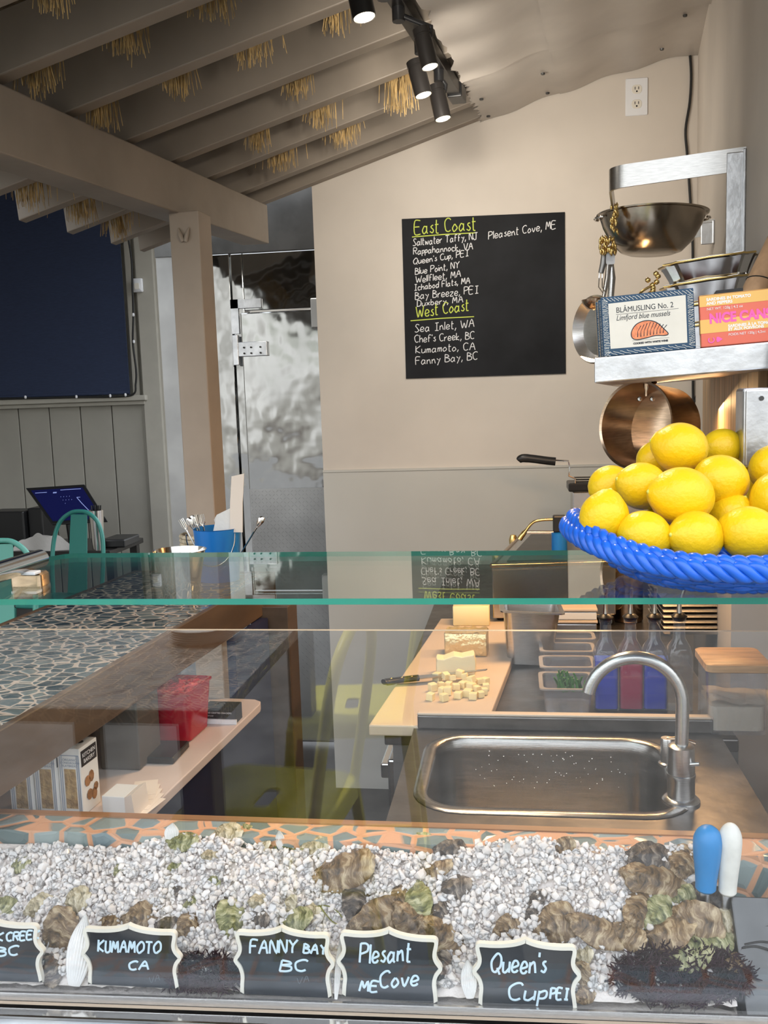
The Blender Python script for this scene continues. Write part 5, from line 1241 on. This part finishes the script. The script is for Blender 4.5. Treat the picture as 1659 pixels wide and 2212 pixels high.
bottle(1472, None, 'rightmost pour-spout bottle, empty clear glass', lean=.008)
t = thing('flour_jar', 'clear square jar of flour with a bamboo lid', 'jar', tuple(onZ(1600, 1590, KZ)))
b = onZ(1530, 1588, KZ); x0 = b.x
def L1(i, z, X0=None): return [V((p.x, p.y, z)) for p in rr(x0+i, x0+.100-i, b.y+i, b.y+.105-i, .012)]
g = G(); g.loft([L1(.002, KZ), L1(0, KZ+.004), L1(0, KZ+.112), L1(.002, KZ+.112), L1(.003, KZ+.006)], cap=True); obj('jar_body', g, 'clear_plastic', t, smooth=40)
g = G(); ls = [L1(.004, KZ+.007), L1(.004, KZ+.05)]; g.loft(ls); g.grid(lambda u, v: (x0+.006+.122*u, b.y+.006+.092*v, KZ+.051+.016*(1-u)*(.5+.5*noise.noise(V((u*4, v*4, 0))))), 16, 12); obj('flour', g, 'flour', t)
g = G(); g.loft([L1(-.002, KZ+.112), L1(-.005, KZ+.114), L1(-.005, KZ+.126), L1(-.002, KZ+.128)]); obj('lid', g, 'light_wood', t, smooth=40)
# griddle, torch, fryer basket, boxes, trays, canister
t = thing('countertop_griddle', 'stainless countertop griddle with copper-coloured edges at the back right', 'griddle', (.15, 2.3, .884))
gz = 1.057; c = [onZ(x, y, gz) for x, y in ((1062, 1222), (1330, 1214), (1330, 1150), (1132, 1150))]
g = G(); lo = [V((p.x, p.y, .915)) for p in c]; g.hexa(lo+c); obj('body', g, 'steel_brushed', t, bevel=.004)
g = G(); cc = sum(c, V())/4; g.hexa([cc+(p-cc)*.80+V((0, 0, .0)) for p in c]+[cc+(p-cc)*.80+V((0, 0, .003)) for p in c]); obj('hot_plate', g, 'steel_dark', t)
g = G()
for i in range(4): g.tube([c[i], c[(i+1) % 4]], .006, 8)
obj('edge', g, 'steel_copper', t, smooth=60)
for k in (.25, .75):
    g = G(); p = c[0]+(c[3]-c[0])*k; g.lathe([(0, -.02), (.012, -.02), (.013, 0), (.009, .014), (0, .016)], 14, Matrix.Translation(p+V((-.012, 0, 0)))); obj('bolt', g, 'brass', t, smooth=50)
for k in range(4):
    p = lo[k]+(sum(lo, V())/4-lo[k])*.12; g = G(); g.tube([V((p.x, p.y, .884)), V((p.x, p.y, .915))], .014, 12); obj('foot', g, 'black_metal', t, smooth=40)
YT = 2.62
t = thing('blow_torch', 'brass-nozzled blow torch standing on the griddle', 'torch', tuple(onY(1210, 1150, YT)))
g = G(); g.tube(cr([onY(x, y, YT) for x, y in ((1122, 1165), (1136, 1146), (1152, 1128), (1172, 1123), (1194, 1122))], 4), [.008, .0078, .0075, .0072, .0045, .0042, .0042]+[.0042]*10, 10); obj('nozzle', g, 'brass', t, smooth=60)
g = G(); a = onY(1194, 1113, YT); b = onY(1222, 1148, YT); g.box(a.x, b.x, YT-.016, YT+.016, b.z, a.z); obj('valve', g, 'black_plastic', t, bevel=.004)
g = G(); q = onY(1208, 1148, YT); g.lathe([(0, 1.0605-q.z), (.022, 1.0605-q.z), (.022, -.004), (.008, .0), (0, 0)], 20, Matrix.Translation(q)); obj('gas_can', g, 'blue_enamel', t, smooth=40)
YF = 3.05
t = thing('deep_fryer', 'stainless deep fryer behind the lemon basket', 'fryer', (.27, 2.9, .884))
g = G(); xa = onY(1236, 1080, YF).x; g.box(xa, xa+.26, YF, YF+.10, .884, onY(1240, 1062, YF).z); g.box(xa, xa+.26, YF-.03, YF+.16, .884, 1.08); obj('body', g, 'steel_brushed', t, bevel=.006)
g = G(); z1 = onY(1240, 1062, YF).z; g.box(xa-.012, xa+.27, YF-.012, YF+.115, z1, z1+.028); obj('rim', g, 'black_metal', t, bevel=.005)
t = thing('fryer_basket', 'black-handled crank of the fryer basket against the beige wall', 'fryer basket', tuple(onY(1232, 1050, YF)))
g = G(); g.tube(cr([onY(x, y, YF) for x, y in ((1120, 996), (1128, 990), (1150, 991), (1180, 995), (1200, 997))], 4), [.009, .011, .0125, .013, .0135, .0138, .014]+[.0135]*10, 12, flat=.75, upv=(0, 1, 0)); obj('grip', g, 'black_plastic', t, smooth=60)
g = G()
for dy in (-.006, .006): g.tube([onY(x, y, YF+dy) for x, y in ((1198, 994), (1228, 996), (1230, 1010), (1229, 1028), (1243, 1034), (1242, 1058), (1290, 1054))], .003, 6)
obj('wire_handle', g, 'steel_polished', t, smooth=30)
g = G(); zt2 = z1+.032
for k in range(3): g.tube([(xa+.01, YF+.01+.035*k, zt2+.004*k), (xa+.24, YF+.01+.035*k, zt2+.004*k)], .003, 6)
obj('mesh_wire', g, 'steel_polished', t, smooth=60)
for k, (y0, h, lb) in enumerate(((1358, .028, 'lower cream lidded tub beside the steam pan'), (1358, .030, 'upper cream lidded tub beside the steam pan'))):
    z0 = .886+.031*k; b = onZ(1192, 1365, .886); t = thing('lidded_tub', lb, 'tub', (b.x, b.y, z0), 'cream lidded tubs')
    g = G(); g.box(b.x, b.x+.115, b.y, b.y+.11, z0, z0+.021); obj('tub_body', g, 'box_white' if k else 'steel_brushed', t, bevel=.003)
    g = G(); g.box(b.x-.002, b.x+.117, b.y-.002, b.y+.112, z0+.0225, z0+.030); obj('lid', g, 'board_poly', t, bevel=.002)
for k in range(7):
    b = onZ(1430, 1372, .886); z0 = .886+.0135*k
    g = G(); X0, X1, Y0, Y1 = b.x, b.x+.195, b.y+.003*k, b.y+.26
    g.hexa([(X0+.006, Y0+.006, z0), (X1-.006, Y0+.006, z0), (X1-.006, Y1, z0), (X0+.006, Y1, z0), (X0, Y0, z0+.010), (X1, Y0, z0+.010), (X1, Y1, z0+.010), (X0, Y1, z0+.010)])
    o = obj('steel_tray', g, 'steel_brushed', None, None, bevel=.0015); tag(o, 'steel tray in the stack behind the bottles, '+('lowest', 'second from the bottom', 'third from the bottom', 'middle one', 'third from the top', 'second from the top', 'topmost')[k], 'tray', 'stacked steel trays')
t = thing('canister', 'copper-tinted steel canister behind the bottle spouts', 'canister', tuple(onZ(1365, 1345, .886)))
b = onZ(1362, 1350, .886)+V((0, .06, 0)); g = G(); g.lathe([(0, 0), (.038, 0), (.040, .004), (.040, .135), (.036, .140), (.036, .150), (0, .152)], 30, Matrix.Translation(b)); obj('canister_body', g, 'steel_copper', t, smooth=35)
# ------------------------------------------------------------------ left side: tiled bar, shelf below, things on them
t = thing('mosaic_bar', 'long bar with a broken-tile mosaic top on the left', 'bar', (-.85, 1.9, 0))
g = G(); g.box(-.90, .33, .010, .378, 1.035, 1.070, TB); obj('bar_top', g, 'bar_mosaic', t)
g = G(); g.box(-.90, .33, -.002, .010, .982, 1.072, TB); g.box(-.90, .33, .378, .390, 1.02, 1.072, TB); g.box(.33, .342, -.002, .39, .982, 1.072, TB); obj('bar_edge', g, 'bar_wood', t, bevel=.002)
g = G(); g.box(-.90, .33, .012, .376, 1.005, 1.035, TB); obj('sub_top', g, 'bar_wood', t)
g = G(); g.box(-.70, .30, .30, .335, .0, 1.005, TB); obj('back_panel', g, 'box_wood', t)
g = G(); pa, pb_ = onY(545, 1320, 2.18), onY(627, 1320, 2.18); g.box(pa.x, pb_.x, 2.16, 2.25, .0, 1.005); obj('end_leg', g, 'bar_wood', t, bevel=.003)
def supp(px0, px1, pyb, zb, lb):
    a, b = onZ(px0, pyb, zb), onZ(px1, pyb, zb); A, B = TB.inverted() @ a, TB.inverted() @ b
    g = G(); g.box(a.x, b.x, a.y, a.y+.10, zb, 1.006); obj('support_block', g, 'box_wood', t, bevel=.003)
supp(218, 306, 1662, .8515, '')
supp(-60, 131, 1648, .90, '')
t = thing('low_shelf', 'pale pink shelf below the mosaic bar', 'shelf', (-.7, 1.5, .83))
g = G(); pts = [(-.715, -.083), (-.03, -.083), (-.012, -.078), (.0, -.06), (.002, .25), (-.715, .25)]; g.prism(pts, .832, .85, TB); obj('shelf_board', g, 'white_shelf', t, bevel=.002)
g = G(); g.box(-.71, .22, -.02, .0, .0, .831, TB); g.box(.003, .22, -.02, .0, .831, .98, TB); tag(obj('navy_cabinet', g, 'navy_panel'), 'dark navy cabinet front under the pale shelf', 'cabinet')
SZ = .8505
def crackers(px, lb, dark):
    b = onZ(px, 1760, SZ); t = thing('cracker_box', lb, 'box', tuple(b), 'white cracker boxes on the low shelf'); w_, d_, h_ = .0395, .055, .112
    T = TR(b, 0, 0, -4)
    g = G(); g.box(0, w_, 0, d_, 0, h_, T); obj('carton', g, 'box_white', t, bevel=.0012)
    g = G(); g.box(.011, .031, -.0006, 0, .012, .078, T); obj('window', g, 'cracker', t)
    g = G()
    for x in (.0035, .0068, .0335, .0365): g.box(x, x+.0012, -.0006, 0, .004, .100, T)
    g.box(.004, .0375, -.0006, 0, .1, .1012, T); obj('line_print', g, 'box_grey_line', t)
    TF = T @ Matrix.Rotation(PI/2, 4, 'X')
    a = merge(textmesh('x', 'ORGANIC', .0056, '', t, TF @ Matrix.Translation((.0215, .0915, .0004)), align='CENTER'), textmesh('x', 'STONEGROUND', .0046, '', t, TF @ Matrix.Translation((.0215, .0868, .0004)), align='CENTER'), textmesh('x', 'FLATBREAD', .0052, '', t, TF @ Matrix.Translation((.0215, .0815, .0004)), align='CENTER')); obj('lettering', a, 'box_grey_line', t)
    g = G(); g.box(w_, w_+.0006, .004, d_-.004, .080, .106, T); obj('side_label', g, 'box_black', t)
    TS = T @ Matrix(((0, 0, 1, w_+.0008), (1, 0, 0, 0), (0, 1, 0, 0), (0, 0, 0, 1)))
    a = merge(textmesh('x', 'KITCHEN', .0095, '', t, TS @ Matrix.Translation((d_/2, .0945, 0)), align='CENTER'), textmesh('x', 'BAKERY', .0095, '', t, TS @ Matrix.Translation((d_/2, .0845, 0)), align='CENTER')); obj('side_lettering', a, 'white_paper', t)
    g = G()
    for k, (cy, cz, r) in enumerate(((.018, .052, .009), (.030, .056, .010), (.022, .028, .009), (.036, .024, .010), (.042, .034, .007))): g.prism([(cy+r*math.cos(q)*(.8 if k % 2 else 1), cz+r*math.sin(q)) for q in [2*PI*i/9 for i in range(9)]], 0, .0004, TS)
    obj('cracker_picture', g, 'crackers_pic', t)
    g = G(); g.lathe([(0, 0), (.006, 0), (.006, .0006), (0, .0006)], 14, T @ Matrix.Translation((w_*.6, d_*.55, h_))); obj('seal', g, 'box_black', t)
crackers(26, 'leftmost white cracker box on the low shelf', 0); crackers(80, 'middle white cracker box on the low shelf', 0); crackers(133, 'right white cracker box with the black side label', 1)
t = thing('red_tub', 'red plastic tub filled to the brim on the low shelf', 'tub', tuple(onZ(372, 1606, SZ)))
b = onZ(362, 1606, SZ); T = TR(b+V((0, .055, 0)), 0, 0, -4)
def L2(x, y, z, r): return [V((p.x, p.y, z)) for p in rr(-x, x, -y, y, r)]
g = G(); g.loft([L2(.044, .046, 0, .014), L2(.047, .050, .003, .014), L2(.0545, .057, .098, .013), L2(.0575, .060, .099, .012), L2(.0575, .060, .102, .012), L2(.053, .055, .102, .012), L2(.05, .05, .06, .012)], T); obj('tub_body', g, 'red_plastic', t, smooth=40)
g = G(); g.grid(lambda u, v: (-.053+.106*u, -.055+.11*v, .096+.006*noise.noise(V((u*9, v*9, 3)))), 30, 30, T=T); obj('contents', g, 'red_sauce', t, smooth=180)
a, b = onZ(306, 1650, SZ), onZ(372, 1650, SZ); c = onZ(390, 1622, SZ)
g = G(); g.rbox(a.x, b.x+.004, a.y, c.y+.02, SZ, SZ+.013, .004, None, er=.002); tag(obj('card_reader', g, 'black_plastic', None, 40), 'flat black card reader lying in front of the red tub', 'card reader')
t = thing('black_carton', 'black carton with pale lettering right of the red tub', 'box', tuple(onZ(480, 1562, SZ)))
b = onZ(440, 1562, SZ); T = TR(b, 0, 0, -2); g = G(); g.box(0, .070, 0, .04, .0, .034, T); obj('carton', g, 'box_black', t, bevel=.001)
g = G(); g.box(0, .072, -.004, 0, 0, .010, T); obj('paper_strip', g, 'white_paper', t)
TF = T @ Matrix.Rotation(PI/2, 4, 'X'); a = merge(textmesh('x', 'HAND CRAFTED CRACKERS', .0046, '', t, TF @ Matrix.Translation((.003, .021, .0004))), textmesh('x', 'NET WT 5 OZ', .003, '', t, TF @ Matrix.Translation((.003, .015, .0004)))); obj('lettering', a, 'white_paper', t)
t = thing('paper_box', 'open white paper box at the near end of the low shelf', 'box', tuple(onZ(250, 1755, SZ)))
b = onZ(222, 1758, SZ); T = TR(b, 0, 0, -4); g = G(); g.box(0, .040, 0, .05, 0, .03, T); obj('carton', g, 'box_white', t, bevel=.001)
g = G(); g.hexa([T @ V(q) for q in ((.040, 0, .0), (.062, -.01, .0), (.062, .04, 0), (.040, .05, 0), (.040, 0, .030), (.058, -.01, .040), (.058, .04, .040), (.040, .05, .030))]); obj('flap', g, 'paper', t)
g = G()
for k in range(5):
    T = TR(onZ(300+k*3, 1752-k*9, SZ)+V((0, 0, .001+.0006*k)), 0, 0, 80+k*7); g.box(-.012, .05, -.02, .02, 0, .0005, T)
tag(obj('paper_slips', g, 'paper'), 'loose paper slips beside the white paper box', 'paper', None, 'stuff')
# bucket of cutlery
BT = 1.0705
b = onZ(475, 1252, BT); D = (b-EYE).dot(FW)
t = thing('blue_bucket', 'small blue metal bucket on the mosaic bar', 'bucket', tuple(b)); T = Matrix.Translation(b); r1, r0 = 51*D/F, 42*D/F; h = 112*D/F
g = G(); g.lathe([(0, 0), (r0, 0), (r0+(r1-r0)*.3, h*.3), (r0+(r1-r0)*.34, h*.31), (r0+(r1-r0)*.34, h*.33), (r0+(r1-r0)*.9, h*.9), (r1, h), (r1+.002, h+.002), (r1-.001, h), (r0+(r1-r0)*.2, h*.2), (0, .004)], 40, T); obj('pail', g, 'blue_enamel', t, smooth=35)
g = G(); g.tube([T @ V((r1*math.cos(a)*1.02, -r1*.9+.005*math.cos(a), h*.95-h*.62*math.sin(a))) for a in [PI*k/16 for k in range(17)]], .0016, 6); obj('bail', g, 'steel_polished', t, smooth=60)
rnd = random.Random(12)
NM = [('fork', -.05, .0, -26), ('spoon', -.043, .012, -18), ('fork', -.036, -.012, -12), ('spoon', -.030, .01, -24), ('fork', -.02, -.02, -8), ('spoon', .045, .0, 34)]
for i, (k, dx, dy, an) in enumerate(NM):
    base = T @ V((dx*.45, dy, .01)); ax = V((math.sin(math.radians(an)), dy, math.cos(math.radians(an)))).normalized(); L_ = .158 if an < 30 else .175
    top = base+ax*L_; s = ax.cross(V((0, 1, 0))).normalized()
    g = G(); g.tube([base, base+ax*(L_-.03)], .0022, 6)
    if k == 'fork':
        for q in (-.006, -.002, .002, .006): g.tube([top-ax*.03, top-ax*.022+s*q, top+s*q], .0011, 5)
    else: g.tube([top-ax*.032, top-ax*.022, top-ax*.01, top-ax*.002, top], [.002, .006, .009, .006, .001], 10, flat=.3, upv=V((0, 1, 0)))
    tag(obj(k, g, 'steel_polished', None, 60), {0: 'leftmost fork leaning out of the blue bucket', 1: 'left spoon in the blue bucket', 2: 'middle fork in the blue bucket', 3: 'tilted spoon left of the napkins in the bucket', 4: 'fork closest to the napkins in the bucket', 5: 'lone spoon leaning out to the right of the bucket'}[i], k, 'cutlery in the blue bucket')
a0, a1 = [onY(x, y, b.y) for x, y in ((462, 1165), (497, 1165))]
g = G(); lo, hi = onY(466, 1138, b.y), onY(494, 1100, b.y)
for k in range(6):
    y = b.y-.02+.006*k; pts = [onY(460+k*2, 1150, y), onY(500, 1150, y), onY(497-k, 1098+k*2, y), onY(468-k*1.2, 1112+k*2, y)]
    g.hexa([p for p in pts]+[p+V((0, .002, 0)) for p in pts])
tag(obj('napkins', g, 'napkin'), 'folded white napkins standing in the blue bucket', 'napkins')
y = b.y-.028; pts = [onY(x, yy, y) for x, yy in ((497, 1150), (524, 1150), (524, 1085), (527, 1023), (500, 1029), (497, 1085))]
g = G(); n = len(pts); g.loft([pts, [p+V((0, .0012, 0)) for p in pts]]); tag(obj('paper_menu', g, 'paper'), 'tall peach paper slip standing in the blue bucket', 'menu card')
t = thing('steel_cup', 'shiny steel cup on the mosaic bar left of the blue bucket', 'cup', tuple(onZ(377, 1300, BT)))
b = onZ(377, 1303, BT)+V((0, .045, 0)); D = (b-EYE).dot(FW); r = 57*D/F; h = b.y*0+.122
hz = 1.5
h = (onY(377, 1189, b.y).z)-BT
g = G(); g.lathe([(0, 0), (r*.62, 0), (r*.66, .003), (r*.8, h*.5), (r, h), (r+.002, h+.001), (r-.001, h+.001), (r*.78, h*.5), (r*.6, .006), (0, .005)], 40, Matrix.Translation(b)); obj('cup_body', g, 'steel_polished', t, smooth=40)
g = G(); p = TB @ V((pb.x+.045, pb.y, onY(420, 1196, 2.55).z))
for k in range(4): g.tube([p+V((.078*math.cos(a), .078*math.sin(a), .008+.0125*k)) for a in [2*PI*i/30 for i in range(30)]], .0065, 8, closed=True)
tag(obj('rope_coil', g, 'rope', None, 60), 'pale rope wound round the brown post behind the steel cup', 'rope')
# dining corner far left
t = thing('dining_table', 'dark low table against the beadboard wall', 'table', (-3.2, 5.8, 0))
g = G(); g.box(-4.3, onY(244, 1190, 5.6).x, 5.55, 6.1, .56, .595); obj('table_top', g, 'black_metal', t, bevel=.004)
for x in (-4.2, onY(236, 1190, 5.6).x):
    for y in (5.62, 6.0): g = G(); g.box(x-.025, x+.025, y-.025, y+.025, 0, .56); obj('leg', g, 'black_metal', t)
def chair(label, loc, rz, m1, group='teal metal chairs in the dining corner'):
    t = thing('metal_chair', label, 'chair', loc, group, True); t.rotation_euler = (0, 0, math.radians(rz))
    g = G(); g.rbox(-.18, .18, -.18, .18, .435, .452, .05, er=.006); obj('seat', g, m1, t, smooth=50)
    a = [V((s*.165, .165, .44)) for s in (-1, 1)]
    g = G(); pts = [(-.158, .165, .44), (-.168, .19, .62), (-.160, .215, .76), (-.125, .232, .855), (-.06, .243, .905), (0, .245, .915), (.06, .243, .905), (.125, .232, .855), (.160, .215, .76), (.168, .19, .62), (.158, .165, .44)]
    g.tube(cr(pts, 6), .0125, 12); obj('back_tube', g, m1, t, smooth=60)
    g = G(); g.hexa([(-.065, .165, .45), (.065, .165, .45), (.065, .170, .45), (-.065, .170, .45), (-.055, .238, .90), (.055, .238, .90), (.055, .243, .90), (-.055, .243, .90)]); obj('splat', g, m1, t, bevel=.003)
    for sx in (-1, 1):
        for sy in (-1, 1):
            g = G(); g.tube([(sx*.165, sy*.165, .437), (sx*.205, sy*.21, 0)], [.018, .014], 8, flat=.6); obj('leg', g, m1, t, smooth=60)
    return t
p = onY(158, 1093, 5.0); chair('dark teal metal chair in front of the tablet', (p.x, 5.0-.24*1, 0), -8, 'teal_paint')
p = onY(0, 1125, 3.9); c2 = chair('lighter teal metal chair cut by the left photo edge', (p.x, 3.9-.24, 0), 0, 'teal_light')
def tab(name, label, cat): return thing(name, label, cat, tuple(onY(150, 1130, 5.7)))
t = tab('tablet', 'tilted dark tablet screen on the dining table', 'tablet')
YT_ = 5.75; q = [onY(90, 1120, YT_-.10), onY(232, 1126, YT_-.10), onY(180, 1048, YT_+.12), onY(55, 1056, YT_+.12)]
q = [onY(112, 1133, YT_-.08), onY(232, 1126, YT_-.08), onY(182, 1046, YT_+.10), onY(55, 1054, YT_+.10)]
nv = (q[1]-q[0]).cross(q[3]-q[0]).normalized()
g = G(); g.hexa([p+nv*-.014 for p in q]+q); obj('case', g, 'black_plastic', t, bevel=.004)
def uv(u, v): return q[0]*(1-u)*(1-v)+q[1]*u*(1-v)+q[2]*u*v+q[3]*(1-u)*v+nv*.0015
g = G(); g.add([uv(.06, .08), uv(.94, .08), uv(.94, .92), uv(.06, .92)], [(0, 1, 2, 3)]); scr = obj('screen', g, 'screen', t)
g = G()
def dash(u0, v0, u1, v1, r=.0022): g.tube([uv(u0, v0)+nv*.001, uv(u1, v1)+nv*.001], r, 4, flat=.3, upv=nv)
dash(.10, .84, .30, .84); dash(.40, .82, .46, .82, .005); dash(.55, .88, .90, .88)
for k in range(9): dash(.48+.05*(k % 4), .70-.09*(k//4), .485+.05*(k % 4), .70-.09*(k//4), .003)
dash(.80, .66, .74, .66); dash(.74, .66, .76, .50); dash(.76, .50, .80, .30)
obj('screen_graphics', g, 'screen_ink', scr)
a, b = onY(96, 1135, 5.74), onY(120, 1190, 5.74)
g = G(); g.tube([onY(150, 1120, 5.80), V((onY(160, 1195, 5.80).x, 5.80, .5955))], .03, 10); obj('stand', g, 'black_plastic', t)
for nm, lb, x0, x1, y0, y1, Y, dp in (('receipt_printer', 'black receipt printer left of the tablet', -30, 55, 1106, 1175, 5.9, .2), ('printer_box', 'second black box between the printer and the tablet', 58, 95, 1098, 1165, 5.95, .2), ('card_terminal', 'low black box at the right end of the dining table', 215, 270, 1166, 1190, 5.65, .25)):
    a, b = onY(x0, y0, Y), onY(x1, y1, Y); g = G(); g.box(a.x, b.x, Y, Y+dp, .596, a.z); tag(obj(nm, g, 'black_plastic', None, None, bevel=.01), lb, 'printer' if 'print' in nm else 'box')
t = thing('steel_tumbler', 'tall steel tumbler of dark straws beside the tablet', 'tumbler', tuple(onY(207, 1185, 5.6)))
a = onY(207, 1102, 5.6); r = 17*5.8/F; g = G(); g.lathe([(0, .596-a.z), (r*.75, .596-a.z), (r, 0), (r*.92, 0), (r*.7, .61-a.z)], 24, Matrix.Translation(a)); obj('tumbler_body', g, 'steel_polished', t, smooth=40)
g = G()
for k in range(8): x = -.03+.0085*k; g.tube([a+V((x*.5, .01*(k % 3), -.15)), a+V((x, .01*(k % 3), .03))], .0045, 6)
obj('straws', g, 'black_plastic', t)
g = G(); Yc = 5.58
g.grid(lambda u, v: (lambda p: (p.x, Yc+.02*math.sin(u*9), p.z))(onY(28+145*u, 1192-(38*math.sin(PI*min(1, u*1.05+.02))**.6+4*math.sin(u*21))*v, Yc)), 40, 12)
g.grid(lambda u, v: (lambda p: (p.x, Yc+.04, p.z))(onY(28+145*(1-u), 1192-(36*math.sin(PI*min(1, (1-u)*1.05+.02))**.6)*v, Yc+.04)), 40, 12)
tag(obj('cloth_bundle', g, 'cloth', None, 60), 'crumpled grey-white cloth bundle below the tablet', 'cloth')
# ------------------------------------------------------------------ outside, seen only as reflections in the pane
def mir(P): return V((P.x, 2*PY-P.y, P.z))
t = thing('patio_table', 'mosaic-topped patio table outside, mirrored faintly in the pane', 'table', (-.8, .1, 0))
g = G(); g.box(-1.25, -.52, -.45, .46, .94, .97); obj('table_top', g, 'bar_mosaic', t, bevel=.003)
for x in (-1.2, -.58):
    for y in (-.40, .40): g = G(); g.box(x-.03, x+.03, y-.03, y+.03, -.02, .94); obj('leg', g, 'bar_wood', t)
pc = mir(onZ(437, 1378, .975))
for k in range(6):
    g = G(); g.lathe([(0, 0), (.045, 0), (.075, .008), (.076, .010), (.045, .004), (0, .004)], 32, Matrix.Translation(pc+V((0, 0, -.004+.005*k)))); tag(obj('white_plate', g, 'plate_white', None, 40), 'white plate in the stack on the patio table, '+('lowest', 'second up', 'third up', 'fourth up', 'fifth up', 'topmost')[k], 'plate', 'stacked white plates')
def stool(label, loc, rz):
    t = thing('yellow_stool', label, 'stool', loc, 'yellow metal stools outside', True); t.rotation_euler = (0, 0, math.radians(rz))
    g = G(); ho = rr(-.045, .045, -.018, .018, .014); n = len(ho); ou = rr(-.165, .165, -.165, .165, .05)
    ls = [[p+V((0, 0, .655)) for p in ho], [p+V((0, 0, .660)) for p in ho], [p*.96+V((0, 0, .663)) for p in ou], [p+V((0, 0, .655)) for p in ou], [p*1.02+V((0, 0, .62)) for p in ou], [p*.99+V((0, 0, .62)) for p in ou], [p*.96+V((0, 0, .652)) for p in ou]]
    g.loft(ls, cap=False); obj('seat', g, 'olive_paint', t, smooth=50)
    for sx in (-1, 1):
        for sy in (-1, 1):
            g = G(); g.tube([(sx*.15, sy*.15, .64), (sx*.21, sy*.21, -.02)], [.02, .015], 8, flat=.6); obj('leg', g, 'olive_paint', t, smooth=60)
    g = G(); g.tube(cr([(-.15, .15, .64), (-.16, .185, .85), (-.13, .21, 1.0), (0, .22, 1.06), (.13, .21, 1.0), (.16, .185, .85), (.15, .15, .64)], 6), .012, 10); obj('back_tube', g, 'olive_paint', t, smooth=60)
    g = G(); g.tube([(-.19, -.19, .2), (.19, -.19, .2), (.19, .19, .2), (-.19, .19, .2)], .010, 8, closed=True); obj('foot_ring', g, 'olive_paint', t)
P = mir(onZ(575, 1725, .66)); stool('yellow metal stool outside, its mirrored seat below the low shelf in the pane', (P.x, P.y, 0), -84)
P = mir(onZ(760, 1520, .66)); stool('second yellow metal stool outside, fainter in the pane', (P.x, P.y, 0), -96)
